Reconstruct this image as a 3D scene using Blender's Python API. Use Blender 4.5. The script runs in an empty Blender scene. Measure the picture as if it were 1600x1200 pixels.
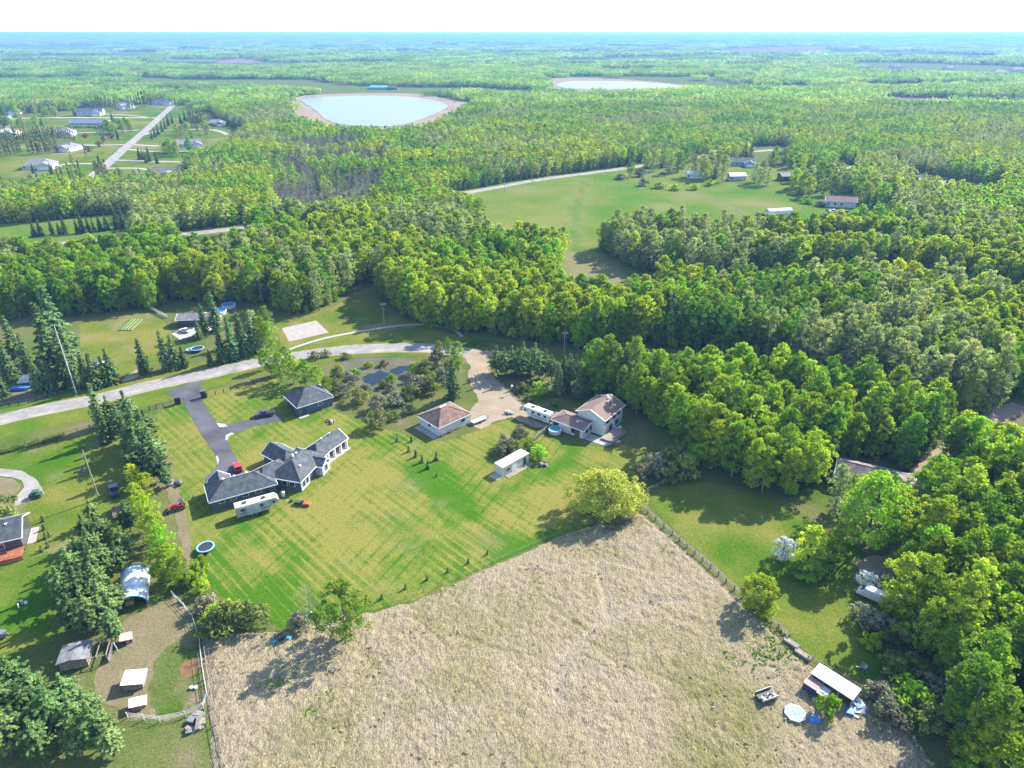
import bpy, math, random
import numpy as np
from mathutils import Vector, Matrix
from mathutils.geometry import delaunay_2d_cdt, tessellate_polygon

# ------------------------------------------------------------------ camera, sky, sun, exposure
SC = bpy.context.scene
COL = SC.collection
FPX, CAM_H = 1067.0, 100.0
PITCH = math.atan(550 / FPX)
cam = bpy.data.cameras.new('camera')
cam.sensor_fit = 'HORIZONTAL'; cam.sensor_width = 36.0; cam.lens = 36.0 * FPX / 1600.0
cam.clip_start = 0.5; cam.clip_end = 60000.0
camo = bpy.data.objects.new('camera', cam); COL.objects.link(camo)
camo.location = (0, 0, CAM_H); camo.rotation_euler = (math.pi / 2 - PITCH, 0, 0)
SC.camera = camo

SUN_AZ, SUN_EL = math.radians(50), math.radians(35)      # azimuth clockwise from +Y (the view direction)
world = bpy.data.worlds.new('World'); SC.world = world; world.use_nodes = True
wn = world.node_tree
sky = wn.nodes.new('ShaderNodeTexSky'); sky.sky_type = 'NISHITA'; sky.sun_disc = False
sky.sun_elevation = SUN_EL; sky.sun_rotation = SUN_AZ
sky.air_density = 1.0; sky.dust_density = 0.4; sky.ozone_density = 1.0
wn.nodes['Background'].inputs['Strength'].default_value = 0.15
wn.links.new(sky.outputs[0], wn.nodes['Background'].inputs['Color'])
sun = bpy.data.lights.new('sun', 'SUN'); sun.energy = 4.6; sun.angle = math.radians(0.5); sun.color = (1.0, 0.93, 0.82)
suno = bpy.data.objects.new('sun', sun); COL.objects.link(suno)
sv = Vector((math.sin(SUN_AZ) * math.cos(SUN_EL), math.cos(SUN_AZ) * math.cos(SUN_EL), math.sin(SUN_EL)))
suno.rotation_euler = sv.to_track_quat('Z', 'Y').to_euler()
suno.location = (150, 200, 250)
SC.view_settings.view_transform = 'Standard'; SC.view_settings.look = 'None'
SC.view_settings.exposure = 2.0; SC.view_settings.gamma = 1.0
try: SC.view_settings.use_curve_mapping = False
except Exception: pass
SC.render.engine = 'CYCLES'
cy = SC.cycles
cy.use_denoising = True
cy.max_bounces = 6; cy.diffuse_bounces = 4; cy.glossy_bounces = 2; cy.transmission_bounces = 3
cy.volume_bounces = 0; cy.transparent_max_bounces = 4
cy.caustics_reflective = False; cy.caustics_refractive = False
cy.sample_clamp_indirect = 4.0
cy.use_adaptive_sampling = True; cy.adaptive_threshold = 0.02

# ------------------------------------------------------------------ where a ground point stands
CP, SP = math.cos(PITCH), math.sin(PITCH)
def P(px, py, z=0.0):
    """point of the place at height z that the photograph shows at (px, py)"""
    u = (px - 800) / FPX; v = (600 - py) / FPX
    d = (u, CP + v * SP, -SP + v * CP)
    t = (z - CAM_H) / d[2]
    return Vector((d[0] * t, d[1] * t, z))
def W(pts, z=0.0):
    return np.array([(lambda q: (q.x, q.y))(P(a, b, z)) for a, b in pts])
def proj(x, y, z):
    zc = y * CP - (z - CAM_H) * SP; yc = y * SP + (z - CAM_H) * CP
    return 800 + FPX * x / zc, 600 - FPX * yc / zc, FPX / zc

rng = np.random.default_rng(11)
random.seed(5)

def inpoly(x, y, poly):
    x = np.asarray(x, float); y = np.asarray(y, float)
    ins = np.zeros(x.shape, bool); n = len(poly); j = n - 1
    for i in range(n):
        xi, yi = poly[i]; xj, yj = poly[j]
        if yi != yj:
            c = ((yi > y) != (yj > y)) & (x < (xj - xi) * (y - yi) / (yj - yi) + xi)
            ins ^= c
        j = i
    return ins
def dist_line(x, y, pl):
    x = np.asarray(x, float); y = np.asarray(y, float)
    best = np.full(x.shape, 1e9)
    for (ax, ay), (bx, by) in zip(pl[:-1], pl[1:]):
        dx, dy = bx - ax, by - ay; L2 = dx * dx + dy * dy + 1e-9
        t = np.clip(((x - ax) * dx + (y - ay) * dy) / L2, 0, 1)
        best = np.minimum(best, np.hypot(x - ax - t * dx, y - ay - t * dy))
    return best
_perm = np.random.default_rng(3).random((256, 256))
def vnoise(x, y, s=1.0, seed=0):
    x = np.asarray(x, float) / s + seed * 17.3; y = np.asarray(y, float) / s + seed * 31.7
    xi = np.floor(x).astype(int); yi = np.floor(y).astype(int)
    fx = x - xi; fy = y - yi; fx = fx * fx * (3 - 2 * fx); fy = fy * fy * (3 - 2 * fy)
    g = lambda a, b: _perm[a & 255, b & 255]
    return (g(xi, yi) * (1 - fx) + g(xi + 1, yi) * fx) * (1 - fy) + (g(xi, yi + 1) * (1 - fx) + g(xi + 1, yi + 1) * fx) * fy
def fbm(x, y, s, o=4, seed=0):
    r = 0; a = 1; t = 0
    for k in range(o):
        r = r + a * vnoise(x, y, s / 2 ** k, seed + k); t += a; a *= .5
    return r / t

# ------------------------------------------------------------------ materials
def newmat(name):
    m = bpy.data.materials.new(name); m.use_nodes = True
    nt = m.node_tree
    return m, nt, nt.nodes, nt.links
def L(links, a, b): links.new(a, b)
MATS = {}
ALB = .80          # all paint, soil and grass tones were judged one step too light
def mat(name, c, rough=.7, var=.12, scale=.8, metal=0.0, bump=0.0, bscale=8.0, spec=.35, stripes=None, c2=None):
    """plain procedural surface: noise in tone, optional fine relief, optional lap/shingle/rib relief"""
    if name in MATS: return MATS[name]
    c = tuple(v * ALB for v in c); c2 = tuple(v * ALB for v in c2) if c2 else None
    m, nt, N, K = newmat(name); b = N['Principled BSDF']
    b.inputs['Roughness'].default_value = rough; b.inputs['Metallic'].default_value = metal
    b.inputs['Specular IOR Level'].default_value = spec
    tc = N.new('ShaderNodeTexCoord')
    nz = N.new('ShaderNodeTexNoise'); nz.inputs['Scale'].default_value = scale; nz.inputs['Detail'].default_value = 5
    L(K, tc.outputs['Object'], nz.inputs['Vector'])
    mx = N.new('ShaderNodeMix'); mx.data_type = 'RGBA'
    d = c2 if c2 else tuple(max(0, v * (1 - 2.2 * var)) for v in c)
    e = c if c2 else tuple(min(1, v * (1 + 1.3 * var)) for v in c)
    mx.inputs['A'].default_value = (*d, 1); mx.inputs['B'].default_value = (*e, 1)
    mr = N.new('ShaderNodeMapRange'); mr.inputs['From Min'].default_value = .3; mr.inputs['From Max'].default_value = .7
    L(K, nz.outputs['Fac'], mr.inputs['Value']); L(K, mr.outputs['Result'], mx.inputs['Factor'])
    L(K, mx.outputs['Result'], b.inputs['Base Color'])
    h = None
    if bump:
        n2 = N.new('ShaderNodeTexNoise'); n2.inputs['Scale'].default_value = bscale; n2.inputs['Detail'].default_value = 4
        L(K, tc.outputs['Object'], n2.inputs['Vector']); h = n2.outputs['Fac']; st = bump
    if stripes:
        wv = N.new('ShaderNodeTexWave'); wv.bands_direction = stripes[0]; wv.wave_profile = 'SAW'
        wv.inputs['Scale'].default_value = stripes[1]; L(K, tc.outputs['Object'], wv.inputs['Vector']); h = wv.outputs['Fac']; st = stripes[2]
    if h is not None:
        bp = N.new('ShaderNodeBump'); bp.inputs['Strength'].default_value = min(1, st); bp.inputs['Distance'].default_value = .05
        L(K, h, bp.inputs['Height']); L(K, bp.outputs['Normal'], b.inputs['Normal'])
    MATS[name] = m; return m

def ground_mat(name, dry, green, fine=1.2, bump=.6, soil=None, attr=True, bias=0.0, patch=.09, mow=(), grain=(.68, 1.28), aniso=None, bdist=.25):
    """grass or soil: two tones mixed by the sheet's own 'green' value and two sizes of noise, with a third tone from 'soil'"""
    m, nt, N, K = newmat(name); b = N['Principled BSDF']; b.inputs['Roughness'].default_value = .9
    dry, green = [tuple(v * ALB for v in c) for c in (dry, green)]; soil = tuple(v * ALB for v in soil) if soil else None
    b.inputs['Specular IOR Level'].default_value = 0.0
    tc = N.new('ShaderNodeTexCoord')
    n1 = N.new('ShaderNodeTexNoise'); n1.inputs['Scale'].default_value = fine; n1.inputs['Detail'].default_value = 8; n1.inputs['Roughness'].default_value = .65
    n2 = N.new('ShaderNodeTexNoise'); n2.inputs['Scale'].default_value = patch; n2.inputs['Detail'].default_value = 6
    vec = tc.outputs['Object']
    if aniso:
        mp = N.new('ShaderNodeMapping'); mp.inputs['Rotation'].default_value = (0, 0, aniso[0]); mp.inputs['Scale'].default_value = (1, aniso[1], 1)
        L(K, vec, mp.inputs['Vector']); vec = mp.outputs['Vector']
    L(K, vec, n1.inputs['Vector']); L(K, tc.outputs['Object'], n2.inputs['Vector'])
    ad = N.new('ShaderNodeMath'); ad.operation = 'ADD'
    s1 = N.new('ShaderNodeMath'); s1.operation = 'MULTIPLY_ADD'; s1.inputs[1].default_value = 1.6; s1.inputs[2].default_value = -.8
    L(K, n1.outputs['Fac'], s1.inputs[0])
    s2 = N.new('ShaderNodeMath'); s2.operation = 'MULTIPLY_ADD'; s2.inputs[1].default_value = 2.0; s2.inputs[2].default_value = -1.0 + bias
    L(K, n2.outputs['Fac'], s2.inputs[0])
    L(K, s1.outputs[0], ad.inputs[0]); L(K, s2.outputs[0], ad.inputs[1])
    fac = N.new('ShaderNodeMath'); fac.operation = 'ADD'; fac.use_clamp = True
    if attr:
        at = N.new('ShaderNodeAttribute'); at.attribute_name = 'green'; L(K, at.outputs['Fac'], fac.inputs[1])
    else: fac.inputs[1].default_value = .5
    src = ad.outputs[0]
    for ang, period, amp, sharp, msc in mow:            # mower passes: thin lines at one heading, broken up by noise
        dt = N.new('ShaderNodeVectorMath'); dt.operation = 'DOT_PRODUCT'; dt.inputs[1].default_value = (-math.sin(ang) * 2 * math.pi / period, math.cos(ang) * 2 * math.pi / period, 0)
        L(K, tc.outputs['Object'], dt.inputs[0])
        sn = N.new('ShaderNodeMath'); sn.operation = 'SINE'; L(K, dt.outputs['Value'], sn.inputs[0])
        mr0 = N.new('ShaderNodeMapRange'); mr0.inputs['From Min'].default_value = sharp; mr0.inputs['From Max'].default_value = 1; mr0.inputs['To Max'].default_value = amp; L(K, sn.outputs[0], mr0.inputs['Value'])
        n0 = N.new('ShaderNodeTexNoise'); n0.inputs['Scale'].default_value = msc; n0.inputs['Detail'].default_value = 3; L(K, tc.outputs['Object'], n0.inputs['Vector'])
        mr1 = N.new('ShaderNodeMapRange'); mr1.inputs['From Min'].default_value = .42; mr1.inputs['From Max'].default_value = .62; L(K, n0.outputs['Fac'], mr1.inputs['Value'])
        ml = N.new('ShaderNodeMath'); ml.operation = 'MULTIPLY'; L(K, mr0.outputs['Result'], ml.inputs[0]); L(K, mr1.outputs['Result'], ml.inputs[1])
        s_ = N.new('ShaderNodeMath'); s_.operation = 'ADD'; L(K, src, s_.inputs[0]); L(K, ml.outputs[0], s_.inputs[1]); src = s_.outputs[0]
    L(K, src, fac.inputs[0])
    mx = N.new('ShaderNodeMix'); mx.data_type = 'RGBA'
    mx.inputs['A'].default_value = (*dry, 1); mx.inputs['B'].default_value = (*green, 1)
    L(K, fac.outputs[0], mx.inputs['Factor']); out = mx.outputs['Result']
    if soil:
        a2 = N.new('ShaderNodeAttribute'); a2.attribute_name = 'soil'
        m2 = N.new('ShaderNodeMix'); m2.data_type = 'RGBA'; L(K, out, m2.inputs['A']); m2.inputs['B'].default_value = (*soil, 1)
        L(K, a2.outputs['Fac'], m2.inputs['Factor']); out = m2.outputs['Result']
    n3 = N.new('ShaderNodeTexNoise'); n3.inputs['Scale'].default_value = fine * 3.1; n3.inputs['Detail'].default_value = 6
    L(K, vec, n3.inputs['Vector'])
    mr = N.new('ShaderNodeMapRange'); mr.inputs['From Min'].default_value = .25; mr.inputs['From Max'].default_value = .75
    mr.inputs['To Min'].default_value = grain[0]; mr.inputs['To Max'].default_value = grain[1]
    L(K, n3.outputs['Fac'], mr.inputs['Value'])
    m3 = N.new('ShaderNodeVectorMath'); m3.operation = 'SCALE'; L(K, out, m3.inputs[0]); L(K, mr.outputs['Result'], m3.inputs['Scale'])
    L(K, m3.outputs['Vector'], b.inputs['Base Color'])
    bp = N.new('ShaderNodeBump'); bp.inputs['Strength'].default_value = bump; bp.inputs['Distance'].default_value = bdist
    L(K, n1.outputs['Fac'], bp.inputs['Height']); L(K, bp.outputs['Normal'], b.inputs['Normal'])
    return m

def leaf_mat(name, c_lo, c_hi, trans=.35, spread=.22):
    m, nt, N, K = newmat(name)
    for n in list(N):
        if n.type == 'BSDF_PRINCIPLED': N.remove(n)
    out = [n for n in N if n.type == 'OUTPUT_MATERIAL'][0]
    at = N.new('ShaderNodeAttribute'); at.attribute_name = 'v'
    oi = N.new('ShaderNodeObjectInfo')
    ad = N.new('ShaderNodeMath'); ad.operation = 'MULTIPLY_ADD'; ad.inputs[1].default_value = .9; 
    L(K, oi.outputs['Random'], ad.inputs[0])
    a2 = N.new('ShaderNodeMath'); a2.operation = 'MULTIPLY_ADD'; a2.inputs[1].default_value = .9; a2.inputs[2].default_value = -.4; a2.use_clamp = True
    L(K, at.outputs['Fac'], ad.inputs[2]); L(K, ad.outputs[0], a2.inputs[0])
    mx = N.new('ShaderNodeMix'); mx.data_type = 'RGBA'
    mx.inputs['A'].default_value = (*c_lo, 1); mx.inputs['B'].default_value = (*c_hi, 1)
    L(K, a2.outputs[0], mx.inputs['Factor'])
    hs = N.new('ShaderNodeHueSaturation')
    f2 = N.new('ShaderNodeMath'); f2.operation = 'MULTIPLY'; f2.inputs[1].default_value = 7.31; L(K, oi.outputs['Random'], f2.inputs[0])
    f3 = N.new('ShaderNodeMath'); f3.operation = 'FRACT'; L(K, f2.outputs[0], f3.inputs[0])
    f4 = N.new('ShaderNodeMapRange'); f4.inputs['To Min'].default_value = .5 - spread * .05; f4.inputs['To Max'].default_value = .5 + spread * .12; L(K, f3.outputs[0], f4.inputs['Value'])
    L(K, f4.outputs['Result'], hs.inputs['Hue'])
    g2 = N.new('ShaderNodeMath'); g2.operation = 'MULTIPLY'; g2.inputs[1].default_value = 23.7; L(K, oi.outputs['Random'], g2.inputs[0])
    g3 = N.new('ShaderNodeMath'); g3.operation = 'FRACT'; L(K, g2.outputs[0], g3.inputs[0])
    g4 = N.new('ShaderNodeMapRange'); g4.inputs['To Min'].default_value = 1 - spread; g4.inputs['To Max'].default_value = 1 + spread; L(K, g3.outputs[0], g4.inputs['Value'])
    L(K, g4.outputs['Result'], hs.inputs['Value'])
    L(K, mx.outputs['Result'], hs.inputs['Color'])
    d = N.new('ShaderNodeBsdfDiffuse'); t = N.new('ShaderNodeBsdfTranslucent'); s = N.new('ShaderNodeMixShader'); s.inputs['Fac'].default_value = trans
    L(K, hs.outputs['Color'], d.inputs['Color']); tm = N.new('ShaderNodeVectorMath'); tm.operation = 'MULTIPLY'; tm.inputs[1].default_value = (1.25, 1.12, .75)
    L(K, hs.outputs['Color'], tm.inputs[0]); L(K, tm.outputs['Vector'], t.inputs['Color'])
    L(K, d.outputs[0], s.inputs[1]); L(K, t.outputs[0], s.inputs[2]); L(K, s.outputs[0], out.inputs['Surface'])
    return m

# ------------------------------------------------------------------ mesh and object helpers
def mesh_np(name, V, F, mats, midx=None, attrs=None, smooth=False):
    """mesh from arrays; all faces have the same number of corners"""
    V = np.asarray(V, np.float32).reshape(-1, 3); F = np.asarray(F, np.int32)
    me = bpy.data.meshes.new(name); nv = len(V); nf, k = F.shape
    me.vertices.add(nv); me.vertices.foreach_set('co', V.ravel())
    me.loops.add(nf * k); me.loops.foreach_set('vertex_index', F.ravel())
    me.polygons.add(nf); me.polygons.foreach_set('loop_start', np.arange(0, nf * k, k, dtype=np.int32))
    if midx is not None: me.polygons.foreach_set('material_index', np.asarray(midx, np.int32))
    for m in (mats if isinstance(mats, (list, tuple)) else [mats]): me.materials.append(m)
    if attrs:
        for an, arr in attrs.items():
            a = me.attributes.new(an, 'FLOAT', 'POINT'); a.data.foreach_set('value', np.asarray(arr, np.float32))
    me.update(calc_edges=True)
    if smooth: me.polygons.foreach_set('use_smooth', np.ones(nf, bool))
    return me
def link(name, me, parent=None, loc=(0, 0, 0), rotz=0.0):
    o = bpy.data.objects.new(name, me); COL.objects.link(o)
    o.location = loc; o.rotation_euler = (0, 0, rotz)
    if parent is not None: o.parent = parent
    return o
def tag(o, label=None, cat=None, group=None, kind=None):
    if label: o['label'] = label
    if cat: o['category'] = cat
    if group: o['group'] = group
    if kind: o['kind'] = kind
    return o
def thing(name, label, cat, loc=(0, 0, 0), rotz=0.0, group=None):
    return tag(link(name, None, None, loc, rotz), label, cat, group)

class MB:
    def __init__(s): s.v = []; s.f = []
    def add(s, v, f):
        n = len(s.v); s.v += [tuple(q) for q in v]; s.f += [tuple(i + n for i in q) for q in f]; return s
    def box(s, c, d, rz=0.0, taper=1.0, tilt=None):
        cx, cy_, cz = c; x, y, z = d[0] / 2, d[1] / 2, d[2] / 2; ca, sa = math.cos(rz), math.sin(rz)
        pts = []
        for k, sz in ((1, -z), (taper, z)):
            for a, b in ((-x, -y), (x, -y), (x, y), (-x, y)):
                a *= k; b *= k; q = Vector((a * ca - b * sa, a * sa + b * ca, sz))
                if tilt is not None: q = tilt @ q
                pts.append((cx + q.x, cy_ + q.y, cz + q.z))
        return s.add(pts, [(3, 2, 1, 0), (4, 5, 6, 7), (0, 1, 5, 4), (1, 2, 6, 5), (2, 3, 7, 6), (3, 0, 4, 7)])
    def tube(s, a, b, r0, r1=None, n=8, caps=True):
        a = Vector(a); b = Vector(b); r1 = r0 if r1 is None else r1
        d = (b - a).normalized(); u = d.orthogonal().normalized(); w = d.cross(u)
        pts = []
        for p, r in ((a, r0), (b, r1)):
            for k in range(n):
                t = 2 * math.pi * k / n; pts.append(p + (u * math.cos(t) + w * math.sin(t)) * r)
        f = [(k, (k + 1) % n, n + (k + 1) % n, n + k) for k in range(n)]
        if caps: f += [tuple(range(n - 1, -1, -1)), tuple(range(n, 2 * n))]
        return s.add(pts, f)
    def prism(s, prof, y0, y1, bevel=0.0):
        """profile in x,z pushed from y0 to y1; bevel pulls the outer outlines in"""
        n = len(prof); pts = []
        cx = sum(p[0] for p in prof) / n; cz = sum(p[1] for p in prof) / n
        lv = [(y0, bevel), (y0 + bevel, 0), (y1 - bevel, 0), (y1, bevel)] if bevel else [(y0, 0), (y1, 0)]
        for y, b in lv:
            for x, z in prof:
                d = math.hypot(x - cx, z - cz) or 1; pts.append((x - (x - cx) / d * b, y, z - (z - cz) / d * b))
        f = []
        for q in range(len(lv) - 1):
            f += [(q * n + k, q * n + (k + 1) % n, (q + 1) * n + (k + 1) % n, (q + 1) * n + k) for k in range(n)]
        f += [tuple(range(n - 1, -1, -1)), tuple(range((len(lv) - 1) * n, len(lv) * n))]
        return s.add(pts, f)
    def quad(s, a, b, c, d): return s.add([a, b, c, d], [(0, 1, 2, 3)])
    def build(s, name, m, parent=None, smooth=False, loc=(0, 0, 0), rotz=0.0):
        me = bpy.data.meshes.new(name); me.from_pydata(s.v, [], s.f)
        me.materials.append(m); me.update()
        import bmesh
        bm = bmesh.new(); bm.from_mesh(me); bmesh.ops.recalc_face_normals(bm, faces=bm.faces); bm.to_mesh(me); bm.free()
        if smooth: me.polygons.foreach_set('use_smooth', np.ones(len(me.polygons), bool))
        return link(name, me, parent, loc, rotz)

def dup(root, loc, rotz=None, label=None, group=None, scale=None):
    def cp(o, par):
        c = o.copy(); COL.objects.link(c)
        if par is not None: c.parent = par
        for ch in o.children: cp(ch, c)
        return c
    r = cp(root, None); r.location = loc
    if rotz is not None: r.rotation_euler = (0, 0, rotz)
    if scale: r.scale = scale
    if label: r['label'] = label
    if group: r['group'] = group
    return r

# ------------------------------------------------------------------ ground sheets
def densify(poly, step, jit, seed=0, closed=True):
    r = np.random.default_rng(seed); out = []; n = len(poly)
    for i in range(n if closed else n - 1):
        a = np.array(poly[i]); b = np.array(poly[(i + 1) % n]); d = b - a; l = np.hypot(*d)
        k = max(1, int(l / step)); nn = np.array((-d[1], d[0])) / (l + 1e-9)
        for q in range(k):
            p = a + d * q / k
            j = (r.random() - .5) * 2 * jit if q else 0
            out.append(tuple(p + nn * j))
    if not closed: out.append(tuple(poly[-1]))
    return out
def smooth_line(pl, n=6):
    pl = [np.array(p, float) for p in pl]; out = []
    for i in range(len(pl) - 1):
        p0 = pl[max(i - 1, 0)]; p1 = pl[i]; p2 = pl[i + 1]; p3 = pl[min(i + 2, len(pl) - 1)]
        for k in range(n):
            t = k / n
            out.append(tuple(.5 * ((2 * p1) + (-p0 + p2) * t + (2 * p0 - 5 * p1 + 4 * p2 - p3) * t * t + (-p0 + 3 * p1 - 3 * p2 + p3) * t ** 3)))
    out.append(tuple(pl[-1])); return out
def sheet(name, poly, z, m, grid=None, step=1.5, jit=.25, attrs=None, height=None, kind='structure', closed_smooth=False, seed=1):
    """poly in metres. grid: inner vertex spacing for relief and colour values"""
    if closed_smooth: poly = smooth_line(list(poly) + [poly[0]], 5)[:-1]
    b = densify(list(poly), step, jit, seed); nb = len(b)
    pts = [Vector(p) for p in b]
    if grid:
        A = np.array(b); x0, y0 = A.min(0); x1, y1 = A.max(0)
        gx, gy = np.meshgrid(np.arange(x0, x1, grid), np.arange(y0, y1, grid)); gx = gx.ravel(); gy = gy.ravel()
        gx = gx + (rng.random(gx.shape) - .5) * grid * .6; gy = gy + (rng.random(gy.shape) - .5) * grid * .6
        k = inpoly(gx, gy, b); gx = gx[k]; gy = gy[k]
        k = dist_line(gx, gy, b + [b[0]]) > grid * .5; pts += [Vector((a, c)) for a, c in zip(gx[k], gy[k])]
    vs, es, fs, *_ = delaunay_2d_cdt(pts, [(i, (i + 1) % nb) for i in range(nb)], [], 1, 1e-4)
    V = np.array([(v.x, v.y, z) for v in vs]); F = np.array([f if len(f) == 3 else f[:3] for f in fs], np.int32)
    if height is not None:
        edge = np.clip(dist_line(V[:, 0], V[:, 1], b + [b[0]]) / 1.5, 0, 1)
        V[:, 2] += height(V[:, 0], V[:, 1]) * edge
    at = {k2: f(V[:, 0], V[:, 1]) for k2, f in (attrs or {}).items()}
    me = mesh_np(name, V, F, m, attrs=at, smooth=height is not None)
    if me.polygons and me.polygons[0].normal.z < 0: me.flip_normals()
    o = link(name, me)
    if kind: o['kind'] = kind
    return o
def strip_poly(pl, w0, w1=None):
    """outline of a band along a line of points (metres)"""
    pl = [np.array(p, float) for p in pl]; l = []; r = []; n = len(pl)
    for i, p in enumerate(pl):
        d = pl[min(i + 1, n - 1)] - pl[max(i - 1, 0)]; d /= np.hypot(*d) + 1e-9; q = np.array((-d[1], d[0]))
        w = (w0 if w1 is None else w0 + (w1 - w0) * i / (n - 1)) / 2
        l.append(tuple(p + q * w)); r.append(tuple(p - q * w))
    return l + r[::-1]
def strip(name, px_line, w, z, m, jit=.12, attrs=None, w1=None, grid=None, step=1.5, kind='structure', label=None):
    pl = smooth_line([tuple(q) for q in W(px_line)], 6)
    return sheet(name, strip_poly(pl, w, w1), z, m, step=step, jit=jit, attrs=attrs, grid=grid, kind=kind)
# ------------------------------------------------------------------ the ground and what lies on it
M_FLOOR = ground_mat('woodland floor', (.115, .115, .045), (.065, .12, .022), fine=.5, attr=False, patch=.02)
M_ROUGH = ground_mat('rough grass', (.115, .115, .042), (.045, .092, .010), fine=1.2, grain=(.5, 1.45), soil=(.16, .125, .085))
M_LAWN = ground_mat('mown lawn', (.150, .146, .032), (.040, .104, .006), fine=1.5, bump=.5, grain=(.5, 1.45), soil=(.20, .16, .10), patch=.07)
M_VERGE = ground_mat('verge grass', (.15, .14, .028), (.055, .115, .008), fine=.9, bump=.4, bias=.15)
M_DRY = ground_mat('dry field', (.250, .207, .134), (.160, .152, .060), fine=1.9, bump=1.0, grain=(.34, 1.5), aniso=(.65, .5), bdist=.5, soil=(.27, .23, .17), patch=.05)
M_HAY = ground_mat('hay field', (.135, .148, .034), (.055, .128, .012), fine=.35, bump=.3, soil=(.17, .15, .08), patch=.03)
M_FARPALE = ground_mat('pale far field', (.125, .14, .05), (.09, .125, .035), fine=.03, attr=False, patch=.004, bump=.1)
M_FARBROWN = ground_mat('ploughed far field', (.15, .11, .085), (.19, .145, .11), fine=.03, attr=False, patch=.004, bump=.1)
M_ROAD = mat('worn road surface', (.25, .232, .212), .9, .16, .22, spec=.05, bump=.3, bscale=9)
M_TRACK = mat('wheel worn lane', (.205, .195, .19), .9, .12, .5, bump=.3, bscale=9)
M_GRAVEL = ground_mat('gravel', (.29, .235, .165), (.215, .172, .12), fine=1.5, attr=False, patch=.15, bump=.5)
M_ASPH = mat('dark asphalt', (.066, .062, .072), .8, .24, .14, bump=.3, bscale=14)
M_CONC = mat('concrete', (.33, .315, .295), .85, .12, 1.1, bump=.2, bscale=9, spec=.05)
M_SAND = mat('pale sand', (.28, .25, .225), .95, .08, .5, bump=.4, bscale=5)
M_MUD = ground_mat('mud shore', (.27, .215, .165), (.20, .155, .115), fine=.08, attr=False, patch=.02, bump=.2)
M_SOIL = ground_mat('trodden soil', (.19, .145, .10), (.12, .12, .05), fine=1.3, attr=False, patch=.15, bump=.8)

def water_mat(name, c, rough):
    m, nt, N, K = newmat(name); b = N['Principled BSDF']
    b.inputs['Base Color'].default_value = (*c, 1); b.inputs['Roughness'].default_value = rough; b.inputs['Specular IOR Level'].default_value = .16; b.inputs['IOR'].default_value = 1.33
    n = N.new('ShaderNodeTexNoise'); n.inputs['Scale'].default_value = .4; n.inputs['Detail'].default_value = 4
    tc = N.new('ShaderNodeTexCoord'); L(K, tc.outputs['Object'], n.inputs['Vector'])
    bp = N.new('ShaderNodeBump'); bp.inputs['Strength'].default_value = .06; bp.inputs['Distance'].default_value = .1
    L(K, n.outputs['Fac'], bp.inputs['Height']); L(K, bp.outputs['Normal'], b.inputs['Normal'])
    return m
M_WATER = water_mat('lake water', (.10, .112, .118), .33)
M_POND = water_mat('pond water', (.008, .016, .022), .06)

me = mesh_np('ground', [(-30000, -600, 0), (30000, -600, 0), (30000, 34000, 0), (-30000, 34000, 0)], [(0, 1, 2, 3)], M_FLOOR)
link('ground', me)['kind'] = 'structure'

lin = lambda pts: [tuple(q) for q in W(pts)]
def clip01(a): return np.clip(a, 0, 1)
# rough grass over the whole built-up foreground
ROUGH = lin([(-260, 500), (0, 485), (240, 480), (330, 470), (500, 470), (590, 438), (605, 480), (720, 525), (900, 550), (1060, 545), (1010, 700), (1100, 745), (1310, 720), (1450, 700), (1560, 640), (1620, 640), (1500, 760), (1400, 860), (1430, 1030), (1600, 1060), (1850, 1260), (-350, 1260), (-330, 700)])
sheet('rough_grass', ROUGH, .02, M_ROUGH, grid=2.0, jit=.6, attrs={
    'green': lambda x, y: .35 + 1.1 * (fbm(x, y, 16, 4, 2) - .5), 'soil': lambda x, y: clip01((fbm(x, y, 9, 4, 9) - .62) * 5)})

# verges either side of the road
ROAD_PX = [(-140, 697), (0, 656), (80, 638), (160, 622), (230, 604), (330, 583), (430, 562), (520, 549), (600, 544), (665, 544), (715, 549), (748, 556)]
strip('verge', [(-140, 690), (0, 660), (80, 643), (160, 627), (230, 611), (330, 583), (430, 561), (520, 545), (600, 538), (665, 536), (715, 542)], 21, .04, M_VERGE, jit=.5, grid=1.5,
      attrs={'green': lambda x, y: .45 + 1.0 * (fbm(x, y, 7, 3, 5) - .5)})
strip('road_shoulder', ROAD_PX, 8.0, .062, M_GRAVEL, jit=.6)
strip('road', ROAD_PX, 6.6, .07, M_ROAD, jit=.2)
strip('road_lane', [(a, b - 2.2) for a, b in ROAD_PX[:-1]], 3.0, .076, M_TRACK, jit=.25)
sheet('farm_lane', lin([(160, 604), (178, 600), (200, 596), (218, 588), (230, 577), (222, 573), (205, 583), (186, 598), (176, 612), (200, 613), (214, 606), (196, 603)][:8]), .079, M_GRAVEL, jit=.2)

# the big mown lawn
LAWN = lin([(240, 652), (262, 634), (286, 632), (330, 610), (430, 592), (470, 620), (520, 640), (575, 665), (640, 680), (690, 690), (740, 676), (790, 655), (835, 672), (880, 690), (945, 700), (1010, 700), (1012, 745), (985, 798), (880, 834), (760, 887), (650, 937), (600, 950), (500, 968), (440, 982), (390, 950), (335, 925), (300, 860), (287, 800), (262, 745), (246, 700)])
g1 = P(600, 700); g2 = P(850, 862); BA = math.atan2(g2.y - g1.y, g2.x - g1.x)
h1 = P(610, 905); h2 = P(735, 765); BB = math.atan2(h2.y - h1.y, h2.x - h1.x)
_band = lin([(650, 735), (720, 790), (820, 862)]); _ring = lin([(700, 690), (690, 735), (735, 762), (820, 755), (870, 730), (900, 700)])
_edge = lin([(610, 938), (760, 880), (880, 828), (985, 795)]); _hl = lin([(480, 770), (535, 720), (545, 700)]); _lw = lin([(330, 905), (400, 915), (440, 960)])
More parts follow.
